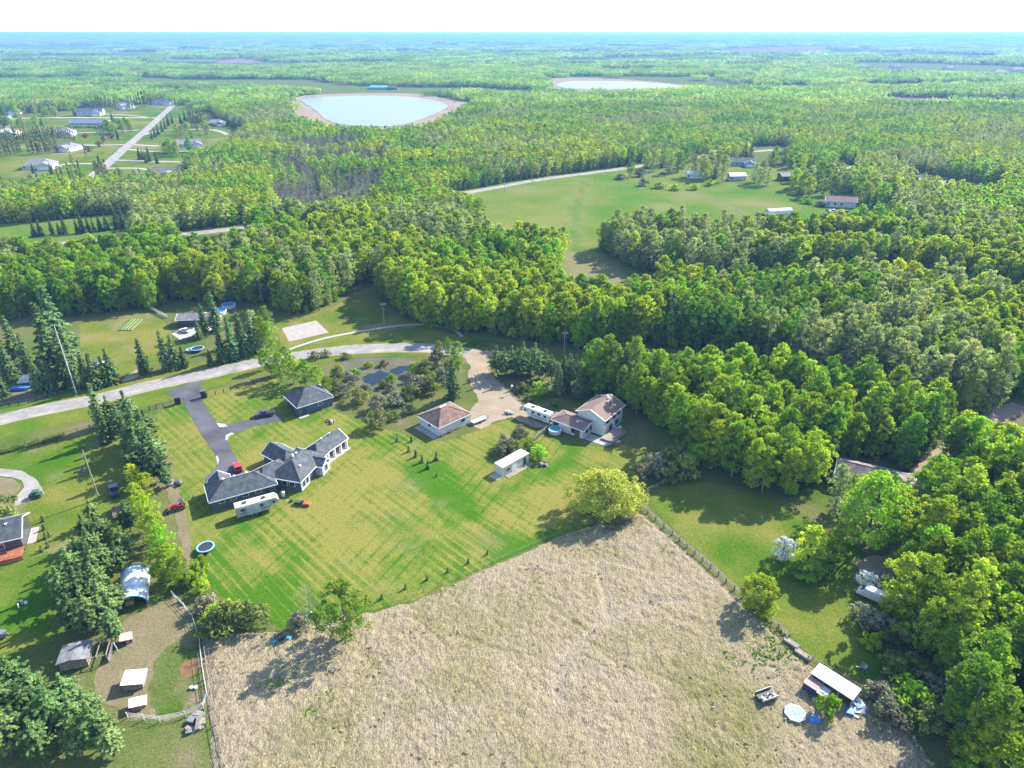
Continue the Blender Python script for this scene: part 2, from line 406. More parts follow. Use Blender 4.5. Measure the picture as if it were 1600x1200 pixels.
_yard = lin([(520, 700), (640, 740), (700, 830), (560, 900), (440, 820)])
def lawn_green(x, y):
    g = .30 + 1.5 * (fbm(x, y, 20, 4, 1) - .5) + .9 * (fbm(x, y, 3.5, 3, 4) - .5)
    ua = x * math.cos(BA) + y * math.sin(BA); va = -x * math.sin(BA) + y * math.cos(BA)
    ub = x * math.cos(BB) + y * math.sin(BB); vb = -x * math.sin(BB) + y * math.cos(BB)
    soft = clip01(fbm(x, y, 12, 3, 7) * 2.4 - .6)
    g += .22 * np.sin(va * 2 * math.pi / 2.1) * soft
    lines = np.exp(-((vb % 3.1) - 1.5) ** 2 / .09); g += .55 * lines * clip01((fbm(x, y, 15, 3, 8) - .35) * 4) * inpoly(x, y, _yard)
    g += .75 * np.exp(-(dist_line(x, y, _band) / 3.2) ** 2) + .35 * np.exp(-(dist_line(x, y, _ring) / 2.6) ** 2)
    g += .55 * np.exp(-(dist_line(x, y, _edge) / 2.4) ** 2) + .5 * np.exp(-(dist_line(x, y, _hl) / 3.0) ** 2) + .7 * np.exp(-(dist_line(x, y, _lw) / 6) ** 2)
    g -= .35 * inpoly(x, y, _yard)
    return g
_bare = [tuple(P(*q).xy) + (r,) for q, r in (((600, 805), 5), ((560, 870), 4), ((640, 845), 4), ((590, 925), 3), ((690, 790), 3), ((760, 850), 4), ((640, 760), 4))]
def lawn_soil(x, y):
    s = np.zeros_like(x)
    for bx, by, r in _bare: s = np.maximum(s, np.exp(-((x - bx) ** 2 + (y - by) ** 2) / r ** 2) * clip01(fbm(x, y, 3, 3, 12) * 2.4 - .7))
    return s * .3
M_MOWN = ground_mat('big mown lawn', (.166, .158, .036), (.044, .112, .007), fine=1.6, bump=.5, grain=(.5, 1.45), soil=(.20, .16, .10), patch=.07, mow=((BA, 1.9, -.75, .5, .06), (BB, 2.9, .52, .72, .05), (BA, 4.3, .4, .0, .03)))
sheet('lawn', LAWN, .05, M_MOWN, grid=.62, jit=.25, attrs={'green': lawn_green, 'soil': lawn_soil})
# mown ground round the detached garage and the house front
gfun = lambda k, s=8, sd=3: (lambda x, y: k + 1.2 * (fbm(x, y, s, 4, sd) - .5))
zero = lambda x, y: np.zeros_like(x)
sheet('yard_lawn', lin([(-260, 790), (0, 712), (150, 672), (205, 700), (232, 760), (205, 800), (195, 880), (150, 940), (90, 1000), (-320, 1100)]), .05, M_LAWN, grid=1.6, attrs={'green': gfun(.55), 'soil': lambda x, y: .7 * clip01((fbm(x, y, 6, 4, 21) - .66) * 7)})
sheet('paddock_lawn', lin([(1012, 788), (1035, 762), (1100, 752), (1185, 772), (1240, 800), (1330, 850), (1400, 900), (1390, 960), (1420, 1020), (1360, 1065), (1320, 1052), (1268, 1028), (1205, 962), (1110, 880)]), .05, M_LAWN, grid=1.2, attrs={'green': gfun(.62, 9, 6), 'soil': zero})
sheet('neighbour_lawn', lin([(124, 508), (150, 497), (245, 488), (268, 520), (258, 565), (218, 578), (165, 592), (128, 575)]), .05, M_LAWN, grid=1.5, attrs={'green': gfun(.28, 10, 9), 'soil': lambda x, y: .5 * clip01((fbm(x, y, 7, 3, 2) - .6) * 6)})
sheet('glade_grass', lin([(430, 490), (520, 480), (588, 442), (604, 485), (720, 528), (700, 538), (600, 528), (500, 538), (440, 552)]), .05, M_LAWN, grid=1.5, attrs={'green': gfun(.45, 9, 14), 'soil': lambda x, y: .8 * clip01((fbm(x, y, 8, 3, 31) - .55) * 5)})
sheet('sports_court', lin([(440, 513), (494, 501), (514, 520), (452, 534)]), .075, M_SAND, jit=.08)
strip('footpath', [(452, 546), (510, 528), (600, 512), (660, 507), (705, 514), (722, 526)], 1.4, .072, M_CONC, jit=.12)

# drives
sheet('driveway', lin([(258, 615), (276, 606), (300, 598), (318, 594), (313, 606), (314, 622), (324, 640), (342, 664), (356, 664), (400, 653), (436, 646), (446, 656), (395, 667), (358, 680), (354, 686), (364, 708), (380, 735), (392, 746), (360, 772), (322, 758), (320, 747), (332, 738), (341, 724), (337, 710), (316, 682), (292, 640), (285, 624)]), .085, M_ASPH, jit=.06)
for q in ([(338, 661), (343, 668), (356, 667), (352, 663)], [(352, 688), (353, 680), (362, 676), (366, 678), (358, 682), (356, 688)], [(340, 727), (343, 720), (340, 712), (337, 714)]):
    sheet('concrete_kerb', lin(q), .10, M_CONC, jit=0, step=5)
sheet('gravel_yard', lin([(722, 554), (745, 549), (772, 549), (764, 566), (768, 585), (790, 606), (815, 628), (845, 642), (880, 652), (900, 672), (870, 668), (835, 668), (800, 652), (775, 658), (752, 671), (732, 664), (736, 640), (748, 628), (738, 606), (731, 590), (735, 572)]), .08, M_GRAVEL, jit=.4)
sheet('gravel_track', lin([(1428, 772), (1412, 748), (1440, 715), (1475, 690), (1500, 668), (1545, 640), (1580, 628), (1610, 640), (1560, 665), (1570, 690), (1620, 720), (1560, 715), (1520, 690), (1480, 715), (1455, 745)]), .08, M_GRAVEL, jit=.5)
sheet('round_drive', lin([(-60, 735), (0, 732), (35, 736), (58, 750), (70, 772), (45, 784), (22, 792), (24, 778), (38, 762), (34, 751), (18, 746), (0, 744), (-60, 746)]), .08, M_ROAD, jit=.1)
sheet('garden_bed', lin([(-40, 750), (0, 746), (18, 748), (34, 757), (30, 768), (10, 776), (-40, 778)]), .082, M_SOIL, jit=.2)
sheet('concrete_pad', lin([(876, 674), (884, 664), (950, 688), (957, 683), (972, 690), (947, 697), (942, 696)]), .09, M_CONC, jit=.02)
sheet('bare_strip', lin([(248, 690), (258, 690), (272, 745), (288, 790), (300, 850), (298, 900), (286, 870), (272, 800), (258, 760)]), .06, M_SOIL, jit=.35)
sheet('pen_ground', lin([(165, 1020), (200, 965), (270, 932), (300, 960), (315, 1040), (330, 1100), (260, 1128), (200, 1120), (150, 1090), (150, 1050)]), .055, M_SOIL, jit=.5)
sheet('pen_grass', lin([(240, 1035), (262, 1010), (305, 1000), (312, 1040), (328, 1085), (300, 1110), (245, 1120), (230, 1080)]), .062, M_ROUGH, grid=1.0, jit=.6, attrs={'green': gfun(.6), 'soil': lambda x, y: clip01((fbm(x, y, 4, 3, 8) - .55) * 5)})
sheet('puddle', lin([(280, 1045), (290, 1032), (308, 1028), (314, 1040), (304, 1056), (285, 1060)]), .07, mat('rusty puddle mud', (.16, .09, .03), .3, .2, .8), jit=.15)
sheet('pale_yard', lin([(1335, 880), (1365, 868), (1385, 870), (1400, 850), (1410, 880), (1390, 920), (1385, 945), (1360, 930)]), .08, M_GRAVEL, jit=.3)

# the dry field: real tufted relief
FIELD = lin([(598, 953), (650, 940), (760, 890), (880, 837), (985, 802), (1010, 806), (1100, 888), (1200, 975), (1262, 1038), (1300, 1062), (1420, 1140), (1500, 1260), (335, 1260), (325, 1080), (318, 1000), (360, 988), (440, 988), (500, 975)])
_tr = [smooth_line(lin(q), 8) for q in ([(870, 1095), (880, 1040), (915, 1000), (960, 965), (1010, 945), (1065, 938)], [(988, 886), (960, 878), (940, 880), (935, 895), (943, 920), (950, 962)])]
_gt = [smooth_line(lin(q), 6) for q in ([(880, 1097), (960, 1098), (1080, 1092), (1150, 1080)], [(920, 1005), (1010, 1050), (1080, 1075)], [(825, 890), (850, 940), (920, 990)], [(570, 1020), (600, 1060), (640, 1100)], [(660, 975), (760, 1010), (850, 1030)])]
_weed = [tuple(P(*q).xy) + (r,) for q, r in (((1190, 1015), 4), ((1222, 1030), 4.5), ((1240, 1050), 4), ((1150, 1030), 2.5), ((1205, 985), 3), ((440, 1060), 4), ((500, 1105), 4), ((420, 1010), 4), ((1045, 862), 2), ((1190, 1050), 3), ((1265, 1070), 3))]
def field_h(x, y):
    u = x * .8 - y * .6; v = x * .6 + y * .8
    wx = x + 3 * fbm(x, y, 9, 2, 40); wy = y + 3 * fbm(x, y, 9, 2, 41)
    h = .34 * np.abs(vnoise(wx * .8 - wy * .6, (wx * .6 + wy * .8) * .4, .75, 3) - .5) * 2 + .26 * vnoise(u, v * .55, .55, 6) * clip01(fbm(x, y, 8, 3, 14) * 3 - .9) + .28 * fbm(x, y, 5, 3, 12)
    for t in _tr: h = h * (1 - .8 * np.exp(-(dist_line(x, y, t) / .9) ** 2))
    for t in _gt: h = h - .10 * np.exp(-(dist_line(x, y, t) / .45) ** 2)
    return h
def field_green(x, y):
    g = .25 + 1.6 * (fbm(x, y, 16, 4, 16) - .5) + .5 * (fbm(x, y, 2.5, 2, 17) - .5)
    for t in _gt: g += .4 * np.exp(-(dist_line(x, y, t) / .7) ** 2)
    return g
def field_soil(x, y):
    s = .35 * clip01((fbm(x, y, 11, 4, 19) - .58) * 6)
    for t in _tr: s = np.maximum(s, .9 * np.exp(-((dist_line(x, y, t) - .75) / .38) ** 2))
    return s
sheet('dry_field', FIELD, .06, M_DRY, grid=.33, jit=.4, attrs={'green': field_green, 'soil': field_soil}, height=field_h)
# pond among the bushes
sheet('marsh', lin([(530, 560), (570, 556), (640, 560), (668, 570), (672, 590), (640, 602), (600, 612), (560, 605), (540, 590)]), .065, ground_mat('marsh mud', (.13, .11, .085), (.06, .075, .035), fine=.8, attr=False, patch=.15, bump=.6), jit=.5)
sheet('pond', lin([(566, 592), (574, 585), (586, 583), (592, 579), (606, 583), (612, 577), (626, 572), (642, 571), (646, 577), (630, 581), (618, 587), (606, 591), (602, 599), (588, 600), (580, 604), (570, 601)]), .08, M_POND, jit=.5, step=.8)

# middle distance
HAY = lin([(680, 313), (760, 299), (850, 283), (985, 265), (1040, 262), (1090, 250), (1240, 258), (1290, 285), (1390, 310), (1410, 345), (1390, 366), (1300, 380), (1210, 385), (1100, 379), (1000, 377), (932, 386), (1020, 442), (1040, 476), (960, 490), (862, 472), (868, 427), (884, 402), (780, 398), (712, 375), (760, 340)])
_corr = lin([(880, 392), (930, 392), (1030, 470), (950, 486), (866, 468)]); _hp = lin([(900, 400), (895, 360), (905, 310), (915, 280)]); _h2 = lin([(1190, 352), (1150, 330), (1100, 310), (1050, 298)])
sheet('hay_field', HAY, .05, M_HAY, grid=5, jit=1.2, step=5, attrs={'green': lambda x, y: .45 + 1.6 * (fbm(x, y, 70, 4, 3) - .5) + .5 * np.exp(-(dist_line(x, y, _hp) / 3.5) ** 2),
      'soil': lambda x, y: np.maximum(.45 * np.exp(-((dist_line(x, y, _hp) - 4) / 2.0) ** 2), np.maximum(.6 * np.exp(-(dist_line(x, y, _h2) / 5) ** 2), np.maximum(clip01((fbm(x, y, 35, 3, 11) - .66) * 4), .8 * inpoly(x, y, _corr))))})
BACKROAD = [(60, 384), (200, 373), (290, 366), (372, 357), (470, 343), (560, 330), (660, 313), (760, 296), (850, 280), (985, 262), (1060, 249), (1130, 241), (1225, 233)]
strip('back_road_verge', BACKROAD, 14, .06, M_HAY, jit=.6, grid=5, attrs={'green': gfun(.3, 20), 'soil': zero})
strip('back_road', BACKROAD, 7.5, .10, M_ROAD, jit=.2, step=3)
strip('side_road', [(1395, 258), (1425, 277), (1480, 285), (1550, 296), (1700, 318)], 7, .10, M_ROAD, jit=.3, step=3)
STRIPF = lin([(-220, 362), (0, 350), (60, 347), (150, 337), (212, 333), (220, 372), (212, 402), (130, 420), (0, 432), (-220, 450)]); ROADSIDE = lin([(272, 362), (390, 350), (398, 418), (286, 428)])
sheet('strip_field', STRIPF, .05, M_HAY, jit=1, step=4, grid=6, attrs={'green': gfun(.5, 30), 'soil': zero})
sheet('roadside_scrub', ROADSIDE, .045, M_ROUGH, jit=1, step=4, grid=5, attrs={'green': gfun(.3, 20), 'soil': lambda x, y: clip01((fbm(x, y, 12, 3, 9) - .5) * 4)})
SUBD = lin([(-350, 345), (0, 322), (60, 303), (130, 303), (250, 294), (302, 287), (290, 268), (320, 250), (360, 235), (392, 208), (345, 190), (332, 175), (290, 163), (240, 160), (120, 172), (0, 180), (-350, 190)])
sheet('estate_grass', SUBD, .05, M_LAWN, grid=9, jit=2, step=8, attrs={'green': lambda x, y: .55 + 1.3 * (fbm(x, y, 60, 4, 23) - .5), 'soil': lambda x, y: .6 * clip01((fbm(x, y, 40, 3, 25) - .62) * 5)})
strip('estate_road', [(96, 316), (130, 288), (158, 265), (195, 232), (232, 200), (262, 172), (275, 160)], 9, .11, M_ROAD, jit=.2, step=4)
for q, w in (([(-120, 192), (0, 187), (60, 184), (150, 184), (245, 184)], 8), ([(-60, 324), (0, 297), (60, 285), (96, 282), (130, 284)], 7), ([(120, 208), (160, 206), (218, 203)], 5), ([(100, 226), (150, 227), (185, 226), (206, 225)], 5), ([(206, 226), (250, 228), (280, 226), (318, 232)], 5), ([(198, 233), (240, 237), (300, 236)], 4), ([(174, 250), (240, 252), (308, 254)], 4), ([(165, 263), (215, 263), (240, 268)], 4), ([(152, 256), (110, 256), (85, 260)], 4), ([(212, 214), (260, 203), (330, 203), (355, 210)], 5), ([(236, 184), (200, 180), (160, 178)], 4), ([(14, 187), (16, 176)], 5), ([(10, 205), (14, 188)], 5)):
    strip('estate_drive', q, w, .09, M_CONC, jit=.15, step=4)
sheet('mud_shore', lin([(440, 157), (470, 150), (520, 147), (600, 145.5), (660, 148), (705, 156), (738, 164), (722, 178), (700, 190), (660, 206), (600, 212), (520, 210), (470, 190), (455, 172)]), .3, M_MUD, jit=3, step=14, closed_smooth=True)
sheet('lake', lin([(466, 156), (490, 152.5), (540, 150.5), (590, 150.2), (640, 152), (680, 158), (700, 166), (680, 178), (650, 190), (610, 198), (540, 196), (508, 186), (492, 172)]), .6, M_WATER, jit=1.5, step=14, closed_smooth=True)
sheet('far_shore', lin([(836, 127), (870, 122), (960, 123), (1085, 134), (1135, 139), (1080, 146), (880, 146)]), .3, M_MUD, jit=4, step=25, closed_smooth=True)
sheet('far_lake', lin([(868, 133), (890, 127.5), (960, 127), (1030, 131), (1066, 135.5), (1030, 138.5), (900, 139), (876, 136)]), .6, M_WATER, jit=2, step=20, closed_smooth=True)
FARF = [(M_FARBROWN, [(1290, 149), (1600, 157), (1760, 170), (1400, 167)]), (M_FARPALE, [(1325, 100), (1420, 98.5), (1600, 104), (1760, 110), (1760, 123), (1500, 121), (1340, 118)]),
        (M_FARBROWN, [(1110, 77), (1310, 70), (1300, 80), (1240, 86), (1120, 83)]), (M_FARBROWN, [(1188, 92), (1222, 92), (1216, 109), (1188, 107)]), (M_FARPALE, [(-200, 74), (150, 71), (165, 78), (60, 80), (-200, 82)]),
        (M_FARPALE, [(170, 68), (210, 68), (205, 73), (165, 73)]), (M_FARBROWN, [(330, 95), (400, 91), (410, 98), (345, 100)]), (M_FARPALE, [(590, 79), (680, 78), (690, 83), (600, 85)]), (M_FARPALE, [(270, 76), (345, 75), (340, 80), (250, 80)]),
        (M_FARBROWN, [(720, 68), (860, 67.5), (850, 70), (730, 71)]), (M_FARPALE, [(1330, 77), (1380, 76), (1370, 83), (1330, 82)]), (M_FARBROWN, [(1480, 91), (1560, 91), (1550, 97), (1480, 97)])]
rf = random.Random(4)
for k in range(34):
    cx, cy_ = rf.uniform(-60, 1660), rf.uniform(66.5, 96); dx = rf.uniform(25, 80); dy = max(.5, (cy_ - 60) * .06 * rf.uniform(.6, 1.6)); sk = rf.uniform(-.3, .3) * dx
    if 880 < cx < 1120 and cy_ > 84 or (300 < cx < 800 and cy_ > 86): continue
    FARF.append((rf.choice([M_FARPALE, M_FARPALE, M_FARBROWN]), [(cx - dx + sk, cy_ - dy), (cx + dx + sk, cy_ - dy * rf.uniform(.7, 1.2)), (cx + dx - sk, cy_ + dy), (cx - dx - sk, cy_ + dy * rf.uniform(.8, 1.2))]))
for k, (m, q) in enumerate(FARF):
    sheet('far_field', lin(q), .3 + .05 * k, m, jit=6, step=60)

# ------------------------------------------------------------------ where the woods stand
lineM = lambda pts: lin(pts)
BIG = lin([(-420, 505), (0, 500), (60, 494), (130, 494), (165, 488), (235, 484), (258, 474), (285, 468), (330, 474), (425, 474), (455, 494), (500, 486), (522, 472), (560, 446), (588, 440), (600, 470), (622, 490), (660, 508), (720, 520), (800, 530), (900, 545), (1000, 541), (1100, 546), (1200, 560), (1320, 590), (1400, 606), (1490, 650), (1545, 652), (1575, 620), (2050, 640), (2050, 50.8), (-420, 50.8)])
CLEAR = [HAY, SUBD, STRIPF, ROADSIDE] + [lin(q) for q in (
    [(436, 158), (470, 149), (520, 146), (600, 144.5), (660, 147), (705, 155), (742, 164), (726, 178), (704, 192), (664, 210), (600, 216), (520, 214), (466, 194), (450, 172)],
    [(832, 127), (870, 121.5), (960, 122.5), (1085, 133), (1140, 138), (1080, 146), (880, 146)],
    [(1300, 262), (1335, 262), (1345, 280), (1300, 285)], [(1412, 266), (1560, 292), (1570, 318), (1480, 320), (1420, 302)], [(1170, 228), (1232, 228), (1238, 258), (1175, 258)])] + [lin(q) for m, q in FARF]
CLEAR_LINES = [(lin(BACKROAD), 8), (lin([(1395, 258), (1425, 277), (1480, 285), (1550, 296), (1700, 318)]), 8),
               (lin([(960, 434), (1100, 452), (1250, 444), (1400, 446), (1500, 470), (1640, 500)]), 14), (lin([(1040, 398), (1150, 395), (1250, 404), (1340, 402), (1440, 410), (1560, 436)]), 9),
               (lin([(1240, 240), (1310, 250), (1325, 270)]), 4)]
DEAD = lin([(425, 250), (470, 222), (560, 225), (612, 262), (600, 300), (560, 338), (440, 340), (415, 300)])
FRONT = [lin(q) for q in ([(908, 598), (950, 600), (1050, 606), (1180, 614), (1300, 632), (1400, 650), (1470, 684), (1450, 706), (1385, 716), (1318, 720), (1300, 748), (1240, 776), (1180, 768), (1120, 742), (1075, 712), (1020, 660), (960, 628), (915, 618)],
    [(1455, 800), (1500, 756), (1560, 735), (1760, 720), (1900, 1260), (1500, 1260), (1480, 1065), (1425, 1030), (1385, 1000), (1375, 965), (1410, 930), (1420, 870)],
    [(1385, 690), (1430, 690), (1450, 700), (1415, 735), (1395, 720)], [(1470, 720), (1530, 705), (1545, 730), (1500, 748), (1470, 745)])]
FRONT_CLEAR = [lin(q) for q in ([(1545, 1085), (1610, 1050), (1620, 1200), (1560, 1260)], [(1340, 880), (1400, 850), (1425, 880), (1400, 940)], [(1480, 1035), (1540, 1030), (1550, 1060), (1500, 1110), (1470, 1090)])]
def forest_ok(x, y):
    ok = inpoly(x, y, BIG)
    for c in CLEAR: ok &= ~inpoly(x, y, c)
    for pl, w in CLEAR_LINES: ok &= dist_line(x, y, pl) > w
    fr = np.zeros_like(ok)
    for f in FRONT: fr |= inpoly(x, y, f)
    for f in FRONT_CLEAR: fr &= ~inpoly(x, y, f)
    return ok, fr
def jgrid(x0, x1, y0, y1, s, jit=.75):
    gx, gy = np.meshgrid(np.arange(x0, x1, s), np.arange(y0, y1, s)); gx = gx.ravel(); gy = gy.ravel()
    return gx + (rng.random(gx.shape) - .5) * s * jit, gy + (rng.random(gy.shape) - .5) * s * jit
# ------------------------------------------------------------------ trees
M_BARK = mat('pale bark', (.22, .20, .165), .9, .25, 1.5)
M_BARKD = mat('brown bark', (.10, .075, .055), .9, .25, 1.5)
M_BARKG = mat('grey twigs', (.20, .185, .145), .9, .2, 1.0)
LEAF = {
    'green': leaf_mat('aspen leaves', (0.135, 0.235, 0.015), (0.285, 0.43, 0.03), .55),
    'lime': leaf_mat('young yellow green leaves', (0.195, 0.265, 0.016), (0.365, 0.455, 0.036), .55),
    'grey': leaf_mat('grey green opening leaves', (0.19, 0.245, 0.075), (0.32, 0.385, 0.135), .5),
    'deep': leaf_mat('deep green leaves', (0.1, 0.195, 0.018), (0.205, 0.33, 0.032), .5),
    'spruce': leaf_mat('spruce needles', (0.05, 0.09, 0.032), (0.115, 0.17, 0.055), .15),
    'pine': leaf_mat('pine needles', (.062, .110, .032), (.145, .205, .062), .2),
    'olive': leaf_mat('olive shrub leaves', (0.095, 0.125, 0.03), (0.21, 0.24, 0.06), .35),
    'dusty': leaf_mat('grey mauve twigs and buds', (0.125, 0.125, 0.07), (0.215, 0.21, 0.135), .25),
    'willow': leaf_mat('willow catkin leaves', (.22, .26, .035), (.40, .41, .075), .45),
    'blossom': leaf_mat('white blossom', (0.300, 0.360, 0.330), (0.620, 0.660, 0.660), .3, .05),
    'plum': leaf_mat('purple blossom', (0.140, 0.030, 0.060), (0.240, 0.060, 0.100), .3, .1),
    'poplar': leaf_mat('young poplar leaves', (.095, .115, .035), (.18, .20, .06), .3),
    'cotton': leaf_mat('cottonwood leaves', (.125, .20, .024), (.255, .36, .05), .4),
    'weed': leaf_mat('tall weeds', (.13, .21, .03), (.25, .34, .06), .35),
}
def unit(n):
    v = rng.normal(size=(n, 3)); return v / (np.linalg.norm(v, axis=1, keepdims=True) + 1e-9)
def leaves(C, Nn, size, v, el=1.25):
    """diamond leaf faces at C with normals Nn"""
    n = len(C); t = np.cross(Nn, unit(n)); t /= np.linalg.norm(t, axis=1, keepdims=True) + 1e-9
    b = np.cross(Nn, t); s = (size * (.7 + .6 * rng.random(n)))[:, None] * .5
    V = np.empty((n, 4, 3)); V[:, 0] = C + t * s * el; V[:, 1] = C + b * s * .8; V[:, 2] = C - t * s * el; V[:, 3] = C - b * s * .8
    V[:, 0] += Nn * s * .25; V[:, 2] += Nn * s * .1
    return V.reshape(-1, 3), np.arange(n * 4).reshape(n, 4), np.repeat(v, 4)
def tubes(segs, n=6):
    V = []; F = []
    for a, b, r0, r1 in segs:
        a = np.array(a, float); b = np.array(b, float); d = b - a; d /= np.linalg.norm(d) + 1e-9
        u = np.cross(d, (0.3, .9, .1)); u /= np.linalg.norm(u) + 1e-9; w = np.cross(d, u); o = len(V)
        for p, r in ((a, r0), (b, r1)):
            for k in range(n):
                t = 2 * math.pi * k / n; V.append(p + (u * math.cos(t) + w * math.sin(t)) * r)
        F += [(o + k, o + (k + 1) % n, o + n + (k + 1) % n, o + n + k) for k in range(n)]
    return np.array(V), np.array(F, np.int32)
def crown_clumps(C, R, per, leaf, up=.25, squash=.8):
    Vs = []; k = len(C)
    idx = np.repeat(np.arange(k), per); n = len(idx)
    d = unit(n); r = (rng.random(n) ** .35)[:, None]
    pos = C[idx] + d * r * R[idx][:, None] * np.array((1, 1, squash))
    nn = d + unit(n) * .75 + np.array((0, 0, up)); nn /= np.linalg.norm(nn, axis=1, keepdims=True)
    cv = rng.random(k) * .5; v = cv[idx] + rng.random(n) * .5
    return leaves(pos, nn, np.full(n, leaf), v)
def broadleaf(H, w, base, k, per, leaf, clump=1.1, shape=.62, trunk=.16, limbs=9, stems=1, lean=0.0, squash=.8):
    """tapered trunk with limbs to the clumps; clumps fill an ovoid crown unevenly"""
    z = base + (1 - base) * rng.random(k) ** .8
    tz = (z - base) / (1 - base)
    prof = np.where(tz < shape, .45 + .55 * np.sin(tz / shape * math.pi / 2), np.cos((tz - shape) / (1 - shape) * math.pi / 2 * .93) ** .8)
    a = rng.random(k) * 2 * math.pi; rr = np.sqrt(rng.random(k)) * .5 + .5; rr = np.where(rng.random(k) < .2, rr * .4, rr)
    ecc = 1 + .22 * np.cos(a * 2 + rng.random() * 6) + .12 * np.cos(3 * a + rng.random() * 6)
    C = np.stack([np.cos(a) * rr * prof * w / 2 * ecc, np.sin(a) * rr * prof * w / 2 * ecc, z * H], 1)
    C[0] = (0.1, 0, H * .955)
    C[:, 0] += lean * C[:, 2]
    R = clump * (.65 + .7 * rng.random(k)) * (1.05 - .35 * tz)
    crown = crown_clumps(C, R, per, leaf, squash=squash)
    segs = []
    for s_ in range(stems):
        ox, oy = (0, 0) if stems == 1 else (rng.normal() * .25 * w * .3, rng.normal() * .25 * w * .3)
        px, py = ox * .3, oy * .3; pz = 0.0; nseg = 5
        for q in range(nseg):
            t = (q + 1) / nseg; nx = ox * (.3 + 1.2 * t) + rng.normal() * .1 + lean * H * .85 * t; ny = oy * (.3 + 1.2 * t) + rng.normal() * .1; nz = H * .88 * t
            r0 = trunk * (1 - q / nseg) + .03; r1 = trunk * (1 - (q + 1) / nseg) + .03
            segs.append(((px, py, pz), (nx, ny, nz), r0 * (1.25 if q == 0 else 1), r1)); px, py, pz = nx, ny, nz
    for i in rng.permutation(k)[:limbs]:
        c = C[i]; z0 = max(.12 * H, c[2] - .22 * H * (.6 + rng.random())); segs.append(((lean * z0, 0, z0), tuple(c * np.array((.9, .9, 1))), trunk * .42, .03))
    return tubes(segs), crown
def conifer(H, w, layers, br, leaf, base=.06, pine=False):
    Cs = []; Ns = []; Vv = []; segs = [((0, 0, 0), (0, 0, H * .5), .2, .13), ((0, 0, H * .5), (0, 0, H * .97), .13, .03)]
    for l in range(layers):
        t = (l + rng.random() * .6) / layers; z = H * (base + (1 - base) * t)
        R = w / 2 * ((1 - t) ** .75 * .95 + .05) * (.72 + .5 * rng.random())
        if pine: R = w / 2 * (math.sin(min(1, t * 1.15 + .12) * math.pi) ** .6) * (.75 + .5 * rng.random())
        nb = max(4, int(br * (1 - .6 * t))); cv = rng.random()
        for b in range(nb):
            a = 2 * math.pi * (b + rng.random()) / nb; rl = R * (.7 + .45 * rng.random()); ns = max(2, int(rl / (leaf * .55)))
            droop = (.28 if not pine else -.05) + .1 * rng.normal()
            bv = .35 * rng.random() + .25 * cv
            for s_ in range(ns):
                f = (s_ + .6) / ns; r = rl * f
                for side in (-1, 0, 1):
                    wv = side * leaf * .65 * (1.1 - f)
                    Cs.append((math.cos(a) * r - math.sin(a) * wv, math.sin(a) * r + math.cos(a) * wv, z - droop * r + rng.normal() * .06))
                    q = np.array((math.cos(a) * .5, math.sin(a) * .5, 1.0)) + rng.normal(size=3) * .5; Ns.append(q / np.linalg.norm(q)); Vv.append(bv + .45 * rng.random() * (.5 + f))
            if b % 2 == 0: segs.append(((0, 0, z), (math.cos(a) * rl * .8, math.sin(a) * rl * .8, z - droop * rl * .8), .04, .015))
    return tubes(segs, 5), leaves(np.array(Cs), np.array(Ns), np.full(len(Cs), leaf), np.array(Vv), 1.3)
def bare(H, w, n=60, r=.13):
    segs = [((0, 0, 0), (.1, 0, H * .55), r, r * .6), ((.1, 0, H * .55), (0, .15, H), r * .6, .02)]
    for i in range(n):
        z = H * (.22 + .75 * rng.random()); a = rng.random() * 6.28; l = w / 2 * (1.1 - z / H) * (.6 + .8 * rng.random()) + .3
        e = (math.cos(a) * l, math.sin(a) * l, z + l * (.5 + .6 * rng.random())); segs.append(((.06, 0, z), e, .045, .02))
        for q in range(2):
            b = a + rng.normal() * .7; segs.append((e, (e[0] + math.cos(b) * .7, e[1] + math.sin(b) * .7, e[2] + .6), .025, .012))
    return tubes(segs, 4)
def merged(name, parts, mats):
    """(V, F, v) pieces with their own material each, as one mesh"""
    o = 0; V = []; F = []; A = []; I = []
    for i, p in enumerate(parts):
        V.append(p[0]); F.append(p[1] + o); I.append(np.full(len(p[1]), i)); A.append(p[2] if len(p) > 2 else np.full(len(p[0]), .5)); o += len(p[0])
    return mesh_np(name, np.concatenate(V), np.concatenate(F), mats, np.concatenate(I), {'v': np.concatenate(A)})

class Kind:
    """one shape of tree: trunk mesh, crown mesh and both in one"""
    def __init__(s, name, tr, cr, mtr, mcr):
        s.trunk = mesh_np(name + '_trunk', tr[0], tr[1], mtr); s.crown = None
        if cr is not None: s.crown = mesh_np(name + '_crown', cr[0], cr[1], mcr, attrs={'v': cr[2]})
        s.full = merged(name, [tr] + ([cr] if cr is not None else []), [mtr, mcr] if cr is not None else [mtr])
def plant(kind, name, loc, scale, label, cat, group=None, rz=None, crown_name='crown', trunk_name='trunk'):
    o = thing(name, label, cat, loc, random.random() * 6.28 if rz is None else rz, group)
    o.scale = scale if isinstance(scale, tuple) else (scale, scale, scale)
    link(trunk_name, kind.trunk, o)
    if kind.crown: link(crown_name, kind.crown, o)
    return o

